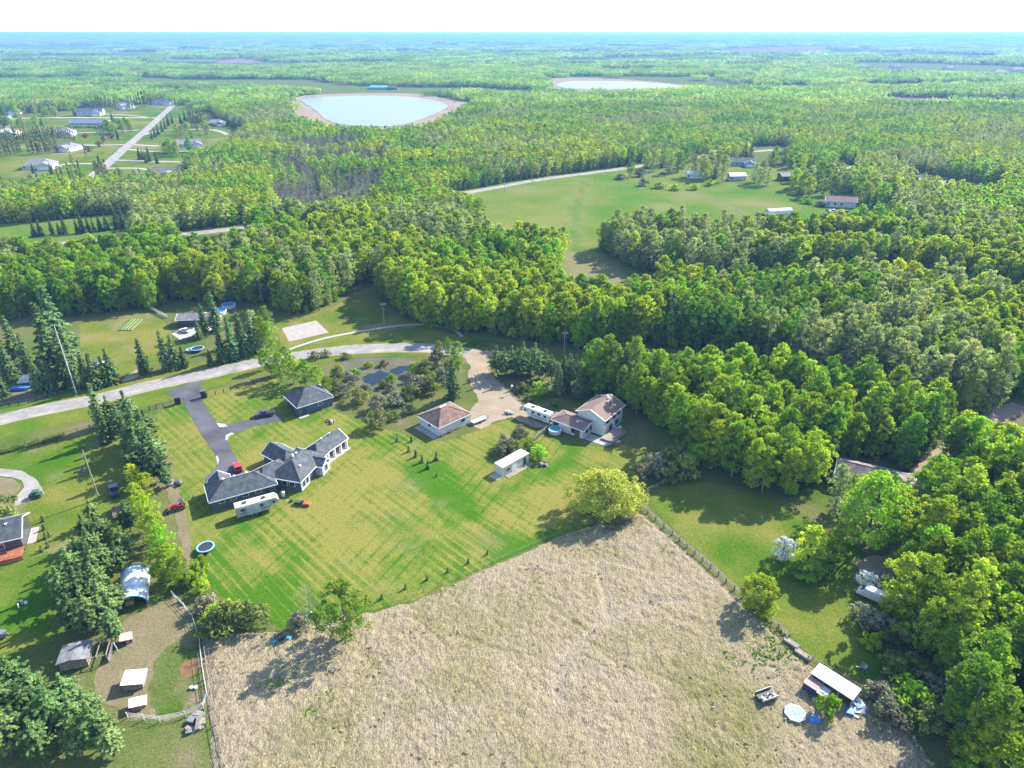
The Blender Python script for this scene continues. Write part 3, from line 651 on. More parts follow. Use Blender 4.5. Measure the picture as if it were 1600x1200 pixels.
ASP = {}
for key, n in (('green', 4), ('lime', 2), ('grey', 2), ('deep', 2)):
    ASP[key] = []
    for i in range(n):
        H = 14 + rng.normal() * .8
        sparse = key == 'grey'
        tr, cr = broadleaf(H, 5.0 + rng.random() * 1.1, .12 if not sparse else .08, 128 if not sparse else 92, 26 if not sparse else 20, .35, clump=.72, shape=.58, limbs=10 if not sparse else 18)
        ASP[key].append(Kind('aspen_' + key, tr, cr, M_BARK, LEAF[key]))
MID = {}
for key, n in (('green', 3), ('lime', 2), ('grey', 2), ('deep', 2)):
    MID[key] = []
    for i in range(n):
        H = 14 + rng.normal() * 1
        tr, cr = broadleaf(H, 5.0 + rng.random() * 1.2, .08, 52, 11, .62, clump=.82, shape=.62, limbs=3)
        MID[key].append(merged('mid_' + key, [tr, cr], [M_BARK, LEAF[key]]))
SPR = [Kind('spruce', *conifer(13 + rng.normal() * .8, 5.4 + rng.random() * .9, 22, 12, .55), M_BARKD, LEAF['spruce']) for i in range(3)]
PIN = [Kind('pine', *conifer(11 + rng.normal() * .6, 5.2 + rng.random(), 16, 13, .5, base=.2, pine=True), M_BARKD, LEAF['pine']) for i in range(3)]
POP = [Kind('poplar', *broadleaf(9, 1.5, .06, 30, 14, .5, clump=.55, shape=.35, trunk=.1, limbs=4), M_BARKG, LEAF['poplar']) for i in range(2)]
def bush(key, w=4.2, H=3.4, k=26, per=38, leaf=.34, bark=M_BARKG): return Kind('bush_' + key, *broadleaf(H, w, .12, k, per, leaf, clump=.8, shape=.45, trunk=.05, limbs=14, stems=6), bark, LEAF[key])
BUSH = {k: [bush(k) for i in range(2)] for k in ('olive', 'dusty', 'green', 'lime', 'deep', 'weed')}
BARE = [Kind('bare', bare(10.5 + rng.random() * 2, 4.0), None, M_BARKG, None) for i in range(3)]
for b in BARE: b.trunk = b.full

SRC = bpy.data.collections.new('scatter_sources')       # shapes the scatter node picks from, not in the scene itself
def scatter(name, pts, rot, scl, idx, meshes, label, cat):
    n = len(pts); me = bpy.data.meshes.new(name); me.vertices.add(n)
    me.vertices.foreach_set('co', np.asarray(pts, np.float32).ravel())
    a = me.attributes.new('rot', 'FLOAT', 'POINT'); a.data.foreach_set('value', np.asarray(rot, np.float32))
    a = me.attributes.new('scl', 'FLOAT_VECTOR', 'POINT'); a.data.foreach_set('vector', np.asarray(scl, np.float32).ravel())
    a = me.attributes.new('idx', 'INT', 'POINT'); a.data.foreach_set('value', np.asarray(idx, np.int32))
    c = bpy.data.collections.new(name + '_sources')
    for i, m in enumerate(meshes): c.objects.link(bpy.data.objects.new('%s_source_%03d' % (name, i), m))
    o = link(name, me)
    g = bpy.data.node_groups.new(name, 'GeometryNodeTree')
    g.interface.new_socket('Geometry', in_out='INPUT', socket_type='NodeSocketGeometry'); g.interface.new_socket('Geometry', in_out='OUTPUT', socket_type='NodeSocketGeometry')
    N = g.nodes; gi = N.new('NodeGroupInput'); go = N.new('NodeGroupOutput')
    ip = N.new('GeometryNodeInstanceOnPoints'); ci = N.new('GeometryNodeCollectionInfo'); ci.inputs['Collection'].default_value = c
    ci.inputs['Separate Children'].default_value = True; ci.inputs['Reset Children'].default_value = True; ip.inputs['Pick Instance'].default_value = True
    def na(nm, ty):
        q = N.new('GeometryNodeInputNamedAttribute'); q.data_type = ty; q.inputs['Name'].default_value = nm; return q.outputs['Attribute']
    cx = N.new('ShaderNodeCombineXYZ'); g.links.new(na('rot', 'FLOAT'), cx.inputs['Z'])
    g.links.new(gi.outputs[0], ip.inputs['Points']); g.links.new(ci.outputs[0], ip.inputs['Instance'])
    g.links.new(na('idx', 'INT'), ip.inputs['Instance Index']); g.links.new(cx.outputs[0], ip.inputs['Rotation']); g.links.new(na('scl', 'FLOAT_VECTOR'), ip.inputs['Scale'])
    g.links.new(ip.outputs[0], go.inputs[0])
    md = o.modifiers.new('scatter', 'NODES'); md.node_group = g
    return tag(o, label, cat, None, 'stuff')

# ---- tree positions
def tone(x, y):
    """stands of one tone, as aspens grow: 0 green 1 lime 2 grey 3 deep"""
    a = fbm(x, y, 38, 3, 51) + (rng.random(x.shape) - .5) * .22; b = fbm(x, y, 60, 3, 57) + (rng.random(x.shape) - .5) * .2
    return np.where(a > .60, 1, np.where(b > .54, 2, np.where(a < .38, 3, 0)))
KEYS = ['green', 'lime', 'grey', 'deep']
x, y = jgrid(-330, 420, 60, 380, 3.6)
ok, fr = forest_ok(x, y); k = ok | fr; x = x[k]; y = y[k]; fr = fr[k]
ppx = FPX / (y * CP + CAM_H * SP); u = 800 + ppx * x; k = (u > -330) & (u < 1930); x = x[k]; y = y[k]; fr = fr[k]; u = u[k]; ppx = ppx[k]
v_ = np.array([proj(a, b, 8)[1] for a, b in zip(x, y)])
dead = inpoly(x, y, DEAD) & (fbm(x, y, 30, 3, 77) + .25 * (rng.random(x.shape) - .5) > .44); keepd = ~dead | (rng.random(x.shape) < .5); x, y, fr, u, ppx, v_, dead = [q[keepd] for q in (x, y, fr, u, ppx, v_, dead)]
sc = (1.0 + .26 * (rng.random(x.shape) - .5) * 2) * (.88 + .3 * fbm(x, y, 40, 2, 71))
ends = np.where(fr, 1.0, 1.02); sc *= ends
tn = tone(x, y)
tn = np.where(fr & (tn == 2), np.where(rng.random(x.shape) < .5, 1, 0), tn)
vis = (u > -10) & (u < 1610) & (v_ < 1190) & (v_ > 60) & ~dead
order = np.argsort(-np.where(vis, ppx, 0)); single = np.zeros(len(x), bool); single[order[:300]] = True
ZONES = [('wood', 'leafy aspen in the bright green wood behind the brown-roofed house', 'aspens behind the brown-roofed house'),
         ('low', 'leafy aspen in the lower right wood beside the small paddock', 'aspens of the lower right wood'),
         ('road', 'leafy aspen beside the gravel track right of the hidden house', 'aspens along the right gravel track'),
         ('left', 'aspen at the wood edge behind the neighbour\'s yellow lawn, left', 'aspens behind the neighbour\'s lawn'),
         ('mid', 'aspen at the wood edge behind the sand court glade', 'aspens behind the sand court'),
         ('lane', 'aspen at the wood edge across the lane behind the grey pines', 'aspens across the lane'),
         ('east', 'aspen in the long right-hand wood beyond the dark gap', 'aspens of the long right-hand wood')]
nsing = 0
for i in np.nonzero(single)[0]:
    key = KEYS[tn[i]]; K_ = ASP[key][int(rng.integers(len(ASP[key])))]
    if fr[i]: z = 0 if inpoly(x[i:i+1], y[i:i+1], FRONT[0])[0] else (1 if inpoly(x[i:i+1], y[i:i+1], FRONT[1])[0] else 2)
    else: z = 3 if u[i] < 430 else 4 if u[i] < 690 else 5 if u[i] < 1080 else 6
    s_ = float(sc[i]); plant(K_, 'aspen_tree', (x[i], y[i], 0), (s_ * (.9 + .25 * random.random()), s_ * (.9 + .25 * random.random()), s_), {'green': 'fresh green ', 'lime': 'yellow-green ', 'grey': 'grey-green ', 'deep': 'deep green '}[key] + ZONES[z][1].replace('leafy ', '').replace('bright green ', ''), 'tree', ZONES[z][2]); nsing += 1
# the rest of the near woods, and the trees out to about a kilometre, as one mass
pts = []; rot = []; scl = []; idx = []
SRCM = [k_.full for key in KEYS for k_ in ASP[key]]; off = {}; o_ = 0
for key in KEYS: off[key] = o_; o_ += len(ASP[key])
MO = {}
for key in KEYS: MO[key] = o_; o_ += len(MID[key]); SRCM += MID[key]
SO = o_; SRCM += [k_.full for k_ in SPR]; o_ += len(SPR); BO = o_; SRCM += [k_.full for k_ in BARE]; o_ += len(BARE)
DU = o_; SRCM += [k_.full for k_ in BUSH['dusty']] + [k_.full for k_ in BUSH['olive']]; o_ += 4
def put(xx, yy, ss, ii, wid=1.0):
    n = len(xx); pts.append(np.stack([xx, yy, np.zeros(n)], 1)); rot.append(rng.random(n) * 6.28)
    w = ss * wid * (.9 + .25 * rng.random(n)); scl.append(np.stack([w, w, ss], 1)); idx.append(ii)
r_ = ~single
def pick(tn_, offs, src, n):
    out = np.zeros(n, int); rr = rng.random(n)
    for j, key in enumerate(KEYS):
        m = tn_ == j; out[m] = offs[key] + (rr[m] * len(src[key])).astype(int)
    return out
xx, yy, ss, tt, dd = x[r_], y[r_], sc[r_], tn[r_], dead[r_]
ii = pick(tt, off, ASP, len(xx)); rr = rng.random(len(xx)); ii = np.where(dd, np.where(rr < .6, BO + (rr * 37 % 3).astype(int), DU), ii); ii = np.where(~dd & (rr < .035), BO + (rr * 991 % 3).astype(int), ii)
ii = np.where(~dd & (rr > .985), SO, ii)
put(xx, yy, ss, ii)
x, y = jgrid(-900, 900, 380, 1050, 4.4)
ok, _f = forest_ok(x, y); k = ok & (np.abs(x) < (y * CP + 46) * .86 + 20); x = x[k]; y = y[k]
dead = inpoly(x, y, DEAD) & (fbm(x, y, 55, 3, 77) + .3 * (rng.random(x.shape) - .5) > .45); tn = tone(x, y); n = len(x)
hill = fbm(x, y, 160, 3, 90)
ss = (.72 + .3 * rng.random(n)) * (.75 + .6 * hill)
ii = pick(tn, MO, MID, n); rr = rng.random(n); ii = np.where(dead, np.where(rr < .55, BO + (rr * 37 % 3).astype(int), np.where(rr < .85, DU, ii)), ii); ii = np.where(~dead & (rr > .975), SO + (rr * 991 % 3).astype(int), ii)
ii = np.where(~dead & (rr < .03), BO + (rr * 991 % 3).astype(int), ii)
k = ~dead | (rr < .8)
put(x[k], y[k], ss[k], ii[k], 1.12)
scatter('woodland', np.concatenate(pts), np.concatenate(rot), np.concatenate(scl), np.concatenate(idx), SRCM, 'dense green aspen woodland stretching across the middle distance', 'woodland')
xb, yb = jgrid(-330, 420, 60, 460, 3.4, .95); okb, frb = forest_ok(xb, yb); kb = (okb | frb) & ~inpoly(xb, yb, DEAD) & (rng.random(xb.shape) < .8); xb = xb[kb]; yb = yb[kb]; nb_ = len(xb)
BR = [BUSH['green'][0], BUSH['green'][1], BUSH['lime'][0], BUSH['olive'][0], BUSH['deep'][0], BUSH['deep'][1]]
sb = .65 + .55 * rng.random(nb_)
scatter('undergrowth', np.stack([xb, yb, np.zeros(nb_)], 1), rng.random(nb_) * 6.28, np.stack([sb, sb, sb * (.8 + .7 * rng.random(nb_))], 1), rng.integers(0, 6, nb_), [b.full for b in BR], 'low green brush filling the floor of the near woods', 'undergrowth')
print('single aspens', nsing, 'mass', sum(len(p) for p in pts))
# far woodland: plots of low detail trees
def plot(name, size, spacing, leaf, per, k):
    V = []; F = []; A = []; I = []; o = 0
    gx, gy = jgrid(-size / 2, size / 2, -size / 2, size / 2, spacing, .9)
    t = rng.permutation(len(gx))
    for i in range(len(gx)):
        H = 11 + 5 * rng.random(); kk = k
        C = np.stack([rng.normal(size=kk) * spacing * .27, rng.normal(size=kk) * spacing * .27, H * (.3 + .62 * rng.random(kk))], 1); C[:, 0] += gx[i]; C[:, 1] += gy[i]
        v, f, a = crown_clumps(C, np.full(kk, spacing * .34), per, leaf, up=.15, squash=1.2)
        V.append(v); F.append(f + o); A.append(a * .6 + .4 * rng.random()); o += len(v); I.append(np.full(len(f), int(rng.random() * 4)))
    return mesh_np(name, np.concatenate(V), np.concatenate(F), [LEAF['deep'], LEAF['grey'], LEAF['deep'], LEAF['green']], np.concatenate(I), {'v': np.concatenate(A)})  # darker leaf tones stand in for the self-shadow these simple crowns lack
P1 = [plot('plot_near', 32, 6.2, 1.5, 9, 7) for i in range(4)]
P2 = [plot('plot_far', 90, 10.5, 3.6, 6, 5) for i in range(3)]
pts = []; rot = []; scl = []; idx = []
def farfield(y0, y1, s, io, nvar, hgt=1.0):
    x, y = jgrid(-y1 * .95, y1 * .95, y0, y1, s, .35)
    k = np.abs(x) < (y * CP + 46) * .9 + s * 1.5; x = x[k]; y = y[k]
    ok, _f = forest_ok(x, y); x = x[ok]; y = y[ok]
    k = (fbm(x * .28, y, 110 + y0 * .03, 3, 44) > .365) | (y < 1150); x = x[k]; y = y[k]
    if y0 > 1500:
        k = fbm(x, y, 700, 3, 33) + .25 * (vnoise(x, y, 300, 3) - .5) > .33; x = x[k]; y = y[k]
    n = len(x); ss = hgt * (.7 + .35 * rng.random(n)) * (.7 + .7 * fbm(x, y, 300, 3, 95))
    pts.append(np.stack([x, y, np.zeros(n)], 1)); rot.append(rng.integers(0, 4, n) * 1.5708 + rng.normal(size=n) * .1); scl.append(np.stack([np.full(n, s / {0: 32, 4: 90}[io] * 1.06)] * 2 + [ss], 1)); idx.append(io + rng.integers(0, nvar, n))
farfield(1050, 2300, 32, 0, 4)
farfield(2300, 8000, 90, 4, 3)
farfield(8000, 20000, 240, 4, 3, 1.2)
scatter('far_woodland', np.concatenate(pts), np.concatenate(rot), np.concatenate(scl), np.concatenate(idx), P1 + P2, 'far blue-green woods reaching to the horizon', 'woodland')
# ------------------------------------------------------------------ buildings
M_SLATE = mat('slate grey shingles', (.060, .070, .080), .85, .22, .9, stripes=('Z', 3.2, .5))
M_BROWN = mat('brown shingles', (.145, .088, .066), .85, .22, 1.0, stripes=('Z', 3.2, .5))
M_BROWND = mat('weathered brown shingles', (.135, .085, .078), .85, .3, .5, stripes=('Z', 3.2, .5), c2=(.18, .12, .092))
M_MAUVE = mat('mauve grey shingles', (.19, .165, .17), .85, .2, 1.0, stripes=('Z', 3.2, .5))
M_GREYROOF = mat('mid grey shingles', (.17, .17, .175), .85, .18, 1.0, stripes=('Z', 3.2, .5))
M_REDROOF = mat('red brown roof', (.15, .06, .06), .8, .18, 1.0)
M_WHITEROOF = mat('white sheet roof', (.50, .51, .50), .5, .08, .6, stripes=('X', 2.0, .4))
M_BLUE = mat('slate blue siding', (.075, .105, .13), .7, .08, 1.0, stripes=('Z', 4.0, .5))
M_WHITE = mat('white siding', (.50, .50, .49), .65, .05, 1.0, stripes=('Z', 4.0, .4))
M_CREAM = mat('cream siding', (.50, .46, .38), .65, .06, 1.0, stripes=('Z', 4.0, .4))
M_TAN = mat('tan stucco', (.34, .28, .21), .8, .08, 1.0)
M_LGREY = mat('pale grey cladding', (.42, .43, .44), .7, .1, 2.0, stripes=('Z', 4.0, .4))
M_SKYB = mat('pale blue siding', (.22, .32, .40), .7, .06, 1.0, stripes=('Z', 4.0, .4))
M_TRIM = mat('white trim', (.66, .66, .65), .5, .04, 2.0)
M_DTRIM = mat('dark trim', (.05, .052, .055), .5, .08, 2.0)
M_GLASS = mat('window glass', (.03, .04, .05), .08, .1, 1.0, spec=.8)
M_BLACK = mat('black metal', (.025, .025, .028), .5, .1, 2.0)
M_RUBBER = mat('tyre rubber', (.02, .02, .02), .85, .1, 2.0)
M_STEEL = mat('grey steel', (.32, .33, .34), .4, .1, 2.0, metal=.6)
M_WOOD = mat('grey weathered wood', (.24, .20, .165), .85, .2, 2.0)
M_REDWOOD = mat('orange stained deck', (.36, .12, .05), .75, .18, 1.5, stripes=('X', 5, .5))
M_BROWNDOOR = mat('brown door panel', (.14, .065, .04), .7, .1, 1.5)
M_PLASTW = mat('white gelcoat', (.56, .56, .545), .35, .05, 1.0, spec=.5)
M_RVROOF = mat('dusty rv roof', (.50, .46, .40), .8, .08, .8)
M_RVGREY = mat('grey rv side', (.30, .32, .30), .5, .1, .8)
M_RED = mat('red paint', (.45, .02, .03), .35, .06, 1.0, spec=.5)
M_ORANGE = mat('orange plastic', (.60, .10, .02), .5, .06, 1.0)
M_GREENP = mat('green machine paint', (.03, .09, .04), .45, .1, 1.0)
M_BLUEP = mat('blue plastic sheet', (.03, .14, .42), .5, .1, 1.0)
M_TEAL = mat('teal pool cover', (.06, .28, .32), .5, .12, 1.0)
M_NAVY = mat('navy car paint', (.025, .04, .09), .3, .05, 1.0, spec=.6)
M_DGREY = mat('dark grey car paint', (.05, .05, .055), .3, .05, 1.0, spec=.6)
M_TARP = mat('silver blue tarpaulin', (.52, .58, .60), .5, .22, .7, bump=.4, bscale=2)
M_TARPB = mat('blue tarpaulin edge', (.05, .17, .25), .5, .12, 1.0)
M_RUST = mat('rusty scrap', (.13, .07, .05), .85, .3, 2.0)

def block(t, L_, W_, eave, pitch, at=(0, 0), rz=0.0, ends=('hip', 'hip'), wm=None, rm=None, tm=None, oh=.5, base=0.0, walls=True):
    """a wall box with its own hip or gable roof and eave trim, three parts of thing t"""
    ca, sa = math.cos(rz), math.sin(rz)
    T = lambda x, y, z: (at[0] + x * ca - y * sa, at[1] + x * sa + y * ca, z)
    hl, hw = L_ / 2, W_ / 2; a, b = hl + oh, hw + oh; zr = eave + pitch * b; th = .2
    x0 = -a + (b if ends[0] == 'hip' else 0); x1 = a - (b if ends[1] == 'hip' else 0)
    if x0 > x1: x0 = x1 = (x0 + x1) / 2
    if walls:
        w = MB(); w.add([T(x, y, z) for z in (base, eave + pitch * oh * .6) for x, y in ((-hl, -hw), (hl, -hw), (hl, hw), (-hl, hw))],
                        [(3, 2, 1, 0), (4, 5, 6, 7), (0, 1, 5, 4), (1, 2, 6, 5), (2, 3, 7, 6), (3, 0, 4, 7)])
        for e, sx in ((ends[0], -1), (ends[1], 1)):
            if e == 'gable':
                x = sx * (hl - .002); xi = sx * (hl - .15); zt = eave + pitch * b - th - .03; ze = eave + pitch * oh - th * .9
                w.add([T(x, -hw, ze), T(x, hw, ze), T(x, 0, zt), T(xi, -hw, ze), T(xi, hw, ze), T(xi, 0, zt)], [(0, 1, 2), (5, 4, 3), (0, 3, 4, 1), (1, 4, 5, 2), (2, 5, 3, 0)])
        w.build('wall', wm, t)
    top = [(-a, -b, eave), (a, -b, eave), (a, b, eave), (-a, b, eave), (x0, 0, zr), (x1, 0, zr)]
    V = [T(*p) for p in top] + [T(p[0], p[1], p[2] - th) for p in top]
    F = [(0, 1, 5, 4), (2, 3, 4, 5), (0, 1, 7, 6), (2, 3, 9, 8), (6, 7, 11, 10), (8, 9, 10, 11)]
    F += [(3, 0, 4), (9, 6, 10), (3, 0, 6, 9)] if ends[0] == 'hip' else [(0, 4, 10, 6), (4, 3, 9, 10)]
    F += [(1, 2, 5), (7, 8, 11), (1, 2, 8, 7)] if ends[1] == 'hip' else [(1, 5, 11, 7), (5, 2, 8, 11)]
    r = MB(); r.add(V, F); ro = r.build('roof', rm, t)
    tr = MB(); dz = -.1
    ed = [(0, 1), (2, 3)] + ([(3, 0)] if ends[0] == 'hip' else [(0, 4), (4, 3)]) + ([(1, 2)] if ends[1] == 'hip' else [(1, 5), (5, 2)])
    for i, j in ed:
        p, q = T(*top[i]), T(*top[j]); tr.tube((p[0], p[1], p[2] + dz), (q[0], q[1], q[2] + dz), .13, n=4)
    tr.build('eave_trim', tm or M_TRIM, ro)
    # ridge and hip caps
    cp = MB()
    ed = [(4, 5)] if x1 - x0 > .1 else []
    ed += ([(0, 4), (3, 4)] if ends[0] == 'hip' else []) + ([(1, 5), (2, 5)] if ends[1] == 'hip' else [])
    for i, j in ed:
        cp.tube(T(*top[i]), T(*top[j]), .09, n=4)
    if ed: cp.build('ridge_cap', rm, ro)
    return ro
def window(t, x, y, z, ang, w, h, fm=None, gm=None, name='window'):
    ca, sa = math.cos(ang), math.sin(ang)      # ang: direction the window faces
    o = MB(); o.box((0, 0, 0), (.10, w + .2, h + .2)); f = o.build(name, fm or M_TRIM, t, loc=(x, y, z), rotz=ang)
    o = MB(); o.box((0.02, 0, 0), (.12, w, h)); o.build('pane', gm or M_GLASS, f)
    return f
def door(t, x, y, ang, w=1.0, h=2.1, m=None, name='door', z0=.1):
    o = MB(); o.box((0, 0, h / 2 + z0), (.10, w, h)); d = o.build(name, m or M_TRIM, t, loc=(x, y, 0), rotz=ang)
    o = MB(); o.box((.08, w * .38, 1.0 + z0), (.06, .12, .06)); o.build('door_handle', M_STEEL, d)
    return d
def garage_door(t, x, y, ang, w, h, m=None):
    o = MB()
    for k in range(4): o.box((0, 0, .12 + h * (k + .5) / 4), (.10, w, h / 4 - .04))
    o.build('garage_door', m or M_TRIM, t, loc=(x, y, 0), rotz=ang)
def vents(t, pts, m=None):
    for x, y, z in pts:
        o = MB(); o.box((x, y, z), (.35, .35, .5)); o.box((x, y, z + .28), (.5, .5, .08)); o.build('roof_vent', m or M_TRIM, t)

# ---- long dark grey house
R29, R75, R62, R50 = math.radians(29), math.radians(75), math.radians(62), math.radians(50)
O = (-58.0, 141.0)
house = thing('grey_house', 'long slate-roofed grey bungalow with angled wings beside a beige motorhome trailer', 'house', (O[0], O[1], 0))
off2 = lambda x, y: (x - O[0], y - O[1])
ax = (math.cos(R29), math.sin(R29)); gc = (-72.15 + .25 + ax[0] * 7.3, 131.95 + ax[1] * 7.3)
gr = block(house, 14.6, 7.6, 3.0, .56, off2(*gc), R29, ('hip', 'hip'), M_BLUE, M_SLATE)
def gl(u, v): return off2(gc[0] + u * ax[0] - v * ax[1], gc[1] + u * ax[1] + v * ax[0])
for u in (-5.0, -2.4, .4, 3.2):
    p = gl(u, -3.82); window(house, p[0], p[1], 2.1, R29 - math.pi / 2, 1.1, .6)
p = gl(5.4, -3.82); door(house, p[0], p[1], R29 - math.pi / 2, m=M_DTRIM)
for u in (-4.4, .6): p = gl(u, 3.82); garage_door(house, p[0], p[1], R29 + math.pi / 2, 4.4, 2.3)
block(house, 5.5, 4.2, 3.0, .75, gl(-4.2, 2.4), R29 + math.pi / 2, ('gable', 'gable'), M_BLUE, M_SLATE)
mx_, my_ = math.cos(R75), math.sin(R75); fc = (-51.45, 136.5)
mc = (fc[0] + mx_ * 6.4 - my_ * 4.2, fc[1] + my_ * 6.4 + mx_ * 4.2)
block(house, 12.8, 8.4, 3.1, .6, off2(*mc), R75, ('hip', 'hip'), M_BLUE, M_SLATE)
def ml(u, v): return off2(mc[0] + u * mx_ - v * my_, mc[1] + u * my_ + v * mx_)
block(house, 9.5, 6.4, 3.0, .62, off2(-60.0, 140.6), R50, ('hip', 'hip'), M_BLUE, M_SLATE)
block(house, 9.0, 5.4, 3.0, .62, off2(-59.2, 148.4), math.radians(143), ('hip', 'gable'), M_BLUE, M_SLATE)
block(house, 11.0, 5.4, 3.0, .66, off2(-49.6, 152.8), R62, ('hip', 'gable'), M_LGREY, M_SLATE)
block(house, 3.2, 3.6, 3.0, .6, ml(2.6, -4.5), R75 - math.pi / 2, ('gable', 'gable'), M_LGREY, M_SLATE, oh=.4)
# pale grey panels and tall windows along the right-hand wall
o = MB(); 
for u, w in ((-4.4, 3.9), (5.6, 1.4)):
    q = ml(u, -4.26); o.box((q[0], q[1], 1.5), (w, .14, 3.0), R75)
o.build('pale_wall_panel', M_LGREY, house)
for u, v in ((-5.2, -4.36), (-3.6, -4.36), (2.6, -6.14)):
    q = ml(u, v); window(house, q[0], q[1], 1.75, R75 - math.pi / 2, 1.1, 1.7)
for u in (-1.9, .2):
    q = ml(-6.43, u); window(house, q[0], q[1], 1.8, R75 + math.pi, 1.3, 1.1)
pe = (math.cos(R62), math.sin(R62)); pc = (-49.6, 152.8)
def pl_(u, v): return off2(pc[0] + u * pe[0] - v * pe[1], pc[1] + u * pe[1] + v * pe[0])
for u in (-3.2, -.8, 1.6, 4.0):
    q = pl_(u, -2.74); window(house, q[0], q[1], 1.6, R62 - math.pi / 2, 1.5, 1.9)
for u in (-4.4, -2, .4, 2.8, 5.2):
    q = pl_(u, -3.1); o = MB(); o.box((q[0], q[1], 1.4), (.35, .35, 2.8), R62); o.build('porch_post', M_TRIM, house)
q = pl_(.4, -3.2); o = MB(); o.box((q[0], q[1], .14), (10.6, 1.4, .25), R62); o.build('porch_step', M_CONC, house)
vents(house, [gl(-3.5, .9) + (4.95,), gl(-1, .9) + (4.95,), gl(1.8, .9) + (4.95,), ml(-.5, .8) + (5.6,), ml(1, .8) + (5.6,), ml(-2.6, -2.2) + (4.6,), ml(.6, 1.6) + (5.2,), pl_(3, .6) + (4.8,), pl_(0, .7) + (4.8,)])

# ---- detached dark garage
t = thing('detached_garage', 'slate blue detached garage with dark hip roof at the drive end', 'garage', (-61.0, 180.1, 0), math.radians(38.5))
block(t, 10.6, 9.4, 3.2, .6, (0, 0), 0, ('hip', 'hip'), M_BLUE, M_SLATE)
garage_door(t, -5.32, .6, math.pi, 4.5, 2.5, M_DTRIM); door(t, -3.6, -4.72, -math.pi / 2, m=M_DTRIM); window(t, 1.5, -4.72, 1.9, -math.pi / 2, 1.2, .7)
o = MB(); o.box((-4.2, -5.6, .08), (3.0, 1.3, .16)); o.build('door_step', M_CONC, t)
# ---- white garage
t = thing('white_garage', 'square white garage with brown hip roof by the gravel yard', 'garage', (-19.3, 169.0, 0), math.radians(43.5))
block(t, 11.0, 8.9, 3.1, .52, (0, 0), 0, ('hip', 'hip'), M_WHITE, M_BROWN)
window(t, 3.2, -4.47, 1.9, -math.pi / 2, 1.1, .9, M_DTRIM); window(t, -5.52, -.2, 1.9, math.pi, .9, .7, M_DTRIM)
garage_door(t, 0, 4.47, math.pi / 2, 5.0, 2.4); o = MB(); o.box((-6.6, 0, .06), (1.9, 8.6, .12)); o.build('apron', M_CONC, t)
for x in (-4.8, -2.0): 
    o = MB(); o.box((x, -4.9, .3), (1.0, .5, .5)); o.build('planter_box', M_BROWNDOOR, t)
vents(t, [(k, .35, 5.45) for k in (-.9, -.3, .3, .9)], M_TRIM)
# ---- split level house with brown roofs
rz = math.radians(-37)
t = thing('split_level_house', 'white split-level house with brown shingle roofs at the wood edge', 'house', (22.4, 168.0, 0), rz)
block(t, 10.2, 5.8, 2.9, .36, (-3.0, -4.6), 0, ('hip', 'gable'), M_WHITE, M_BROWND, oh=.45)
block(t, 10.4, 8.6, 5.3, .42, (1.6, 2.4), math.pi / 2, ('gable', 'gable'), M_WHITE, M_BROWND, oh=.5)
window(t, -6.9, -7.52, 1.7, -math.pi / 2, 1.6, 1.1, M_DTRIM); window(t, -1.2, -7.52, 1.6, -math.pi / 2, .9, 1.3, M_DTRIM)
door(t, .2, -7.52, -math.pi / 2, w=1.7, h=2.4, m=M_BROWNDOOR)
for y in (-1.0, 2.6, 5.2): window(t, 5.93, y, 4.0, 0, 1.3, 1.1, M_DTRIM)
for y in (-5.6, -3.6): window(t, 2.13, y, 1.7, 0, 1.0, 1.1, M_DTRIM)
for y in (1.0, 4.4): window(t, 5.93, y, 1.4, 0, 1.5, 1.2, M_DTRIM)
o = MB(); o.box((-9.0, -5.0, 2.75), (1.4, 3.6, .16)); o.build('porch_roof', M_BROWN, t)
o = MB(); o.box((8.2, -1.2, .45), (4.2, 7.2, .3)); dk = o.build('deck', M_WOOD, t)
for k in range(9): o = MB(); o.box((10.25, -4.7 + k * .88, 1.05), (.08, .08, .95)); o.build('baluster', M_DTRIM, dk)
o = MB(); o.box((10.25, -1.2, 1.5), (.1, 7.2, .08)); o.build('hand_rail', M_DTRIM, dk)
vents(t, [(2.2, 5.5, 7.25), (3.0, 4.0, 7.0), (1.6, 6.2, 7.4)], M_TRIM)
o = MB(); o.box((-.4, -5.1, 3.75), (1.9, .5, .25)); o.box((-.9, -5.3, 3.75), (.5, 1.2, .25)); o.build('skylight', M_TRIM, t)
# ---- white store shed like a container
t = thing('storage_shed', 'long white flat-roofed storage shed on the lawn by bushes', 'shed', (.0, 147.0, 0), math.radians(45))
o = MB(); o.box((0, 0, 1.35), (9.4, 2.9, 2.7)); o.build('wall', M_CREAM, t)
o = MB(); o.box((0, 0, 2.78), (9.7, 3.2, .14)); 
for k in range(24): o.box((-4.7 + k * .41, 0, 2.87), (.08, 3.1, .05))
o.build('roof', M_WHITEROOF, t)
door(t, 3.2, -1.46, -math.pi / 2, w=1.0, h=2.1, m=M_GREENP); window(t, -2.8, -1.46, 1.5, -math.pi / 2, 1.4, .9); door(t, -.6, -1.46, -math.pi / 2, w=1.6, h=2.2, m=M_TRIM)
o = MB(); o.box((.3, -2.3, .12), (8.8, 1.5, .1)); o.build('plank_walk', M_WOOD, t)
o = MB(); o.box((-5.8, -.1, .10), (2.2, 2.8, .1)); o.build('slab', M_CONC, t)
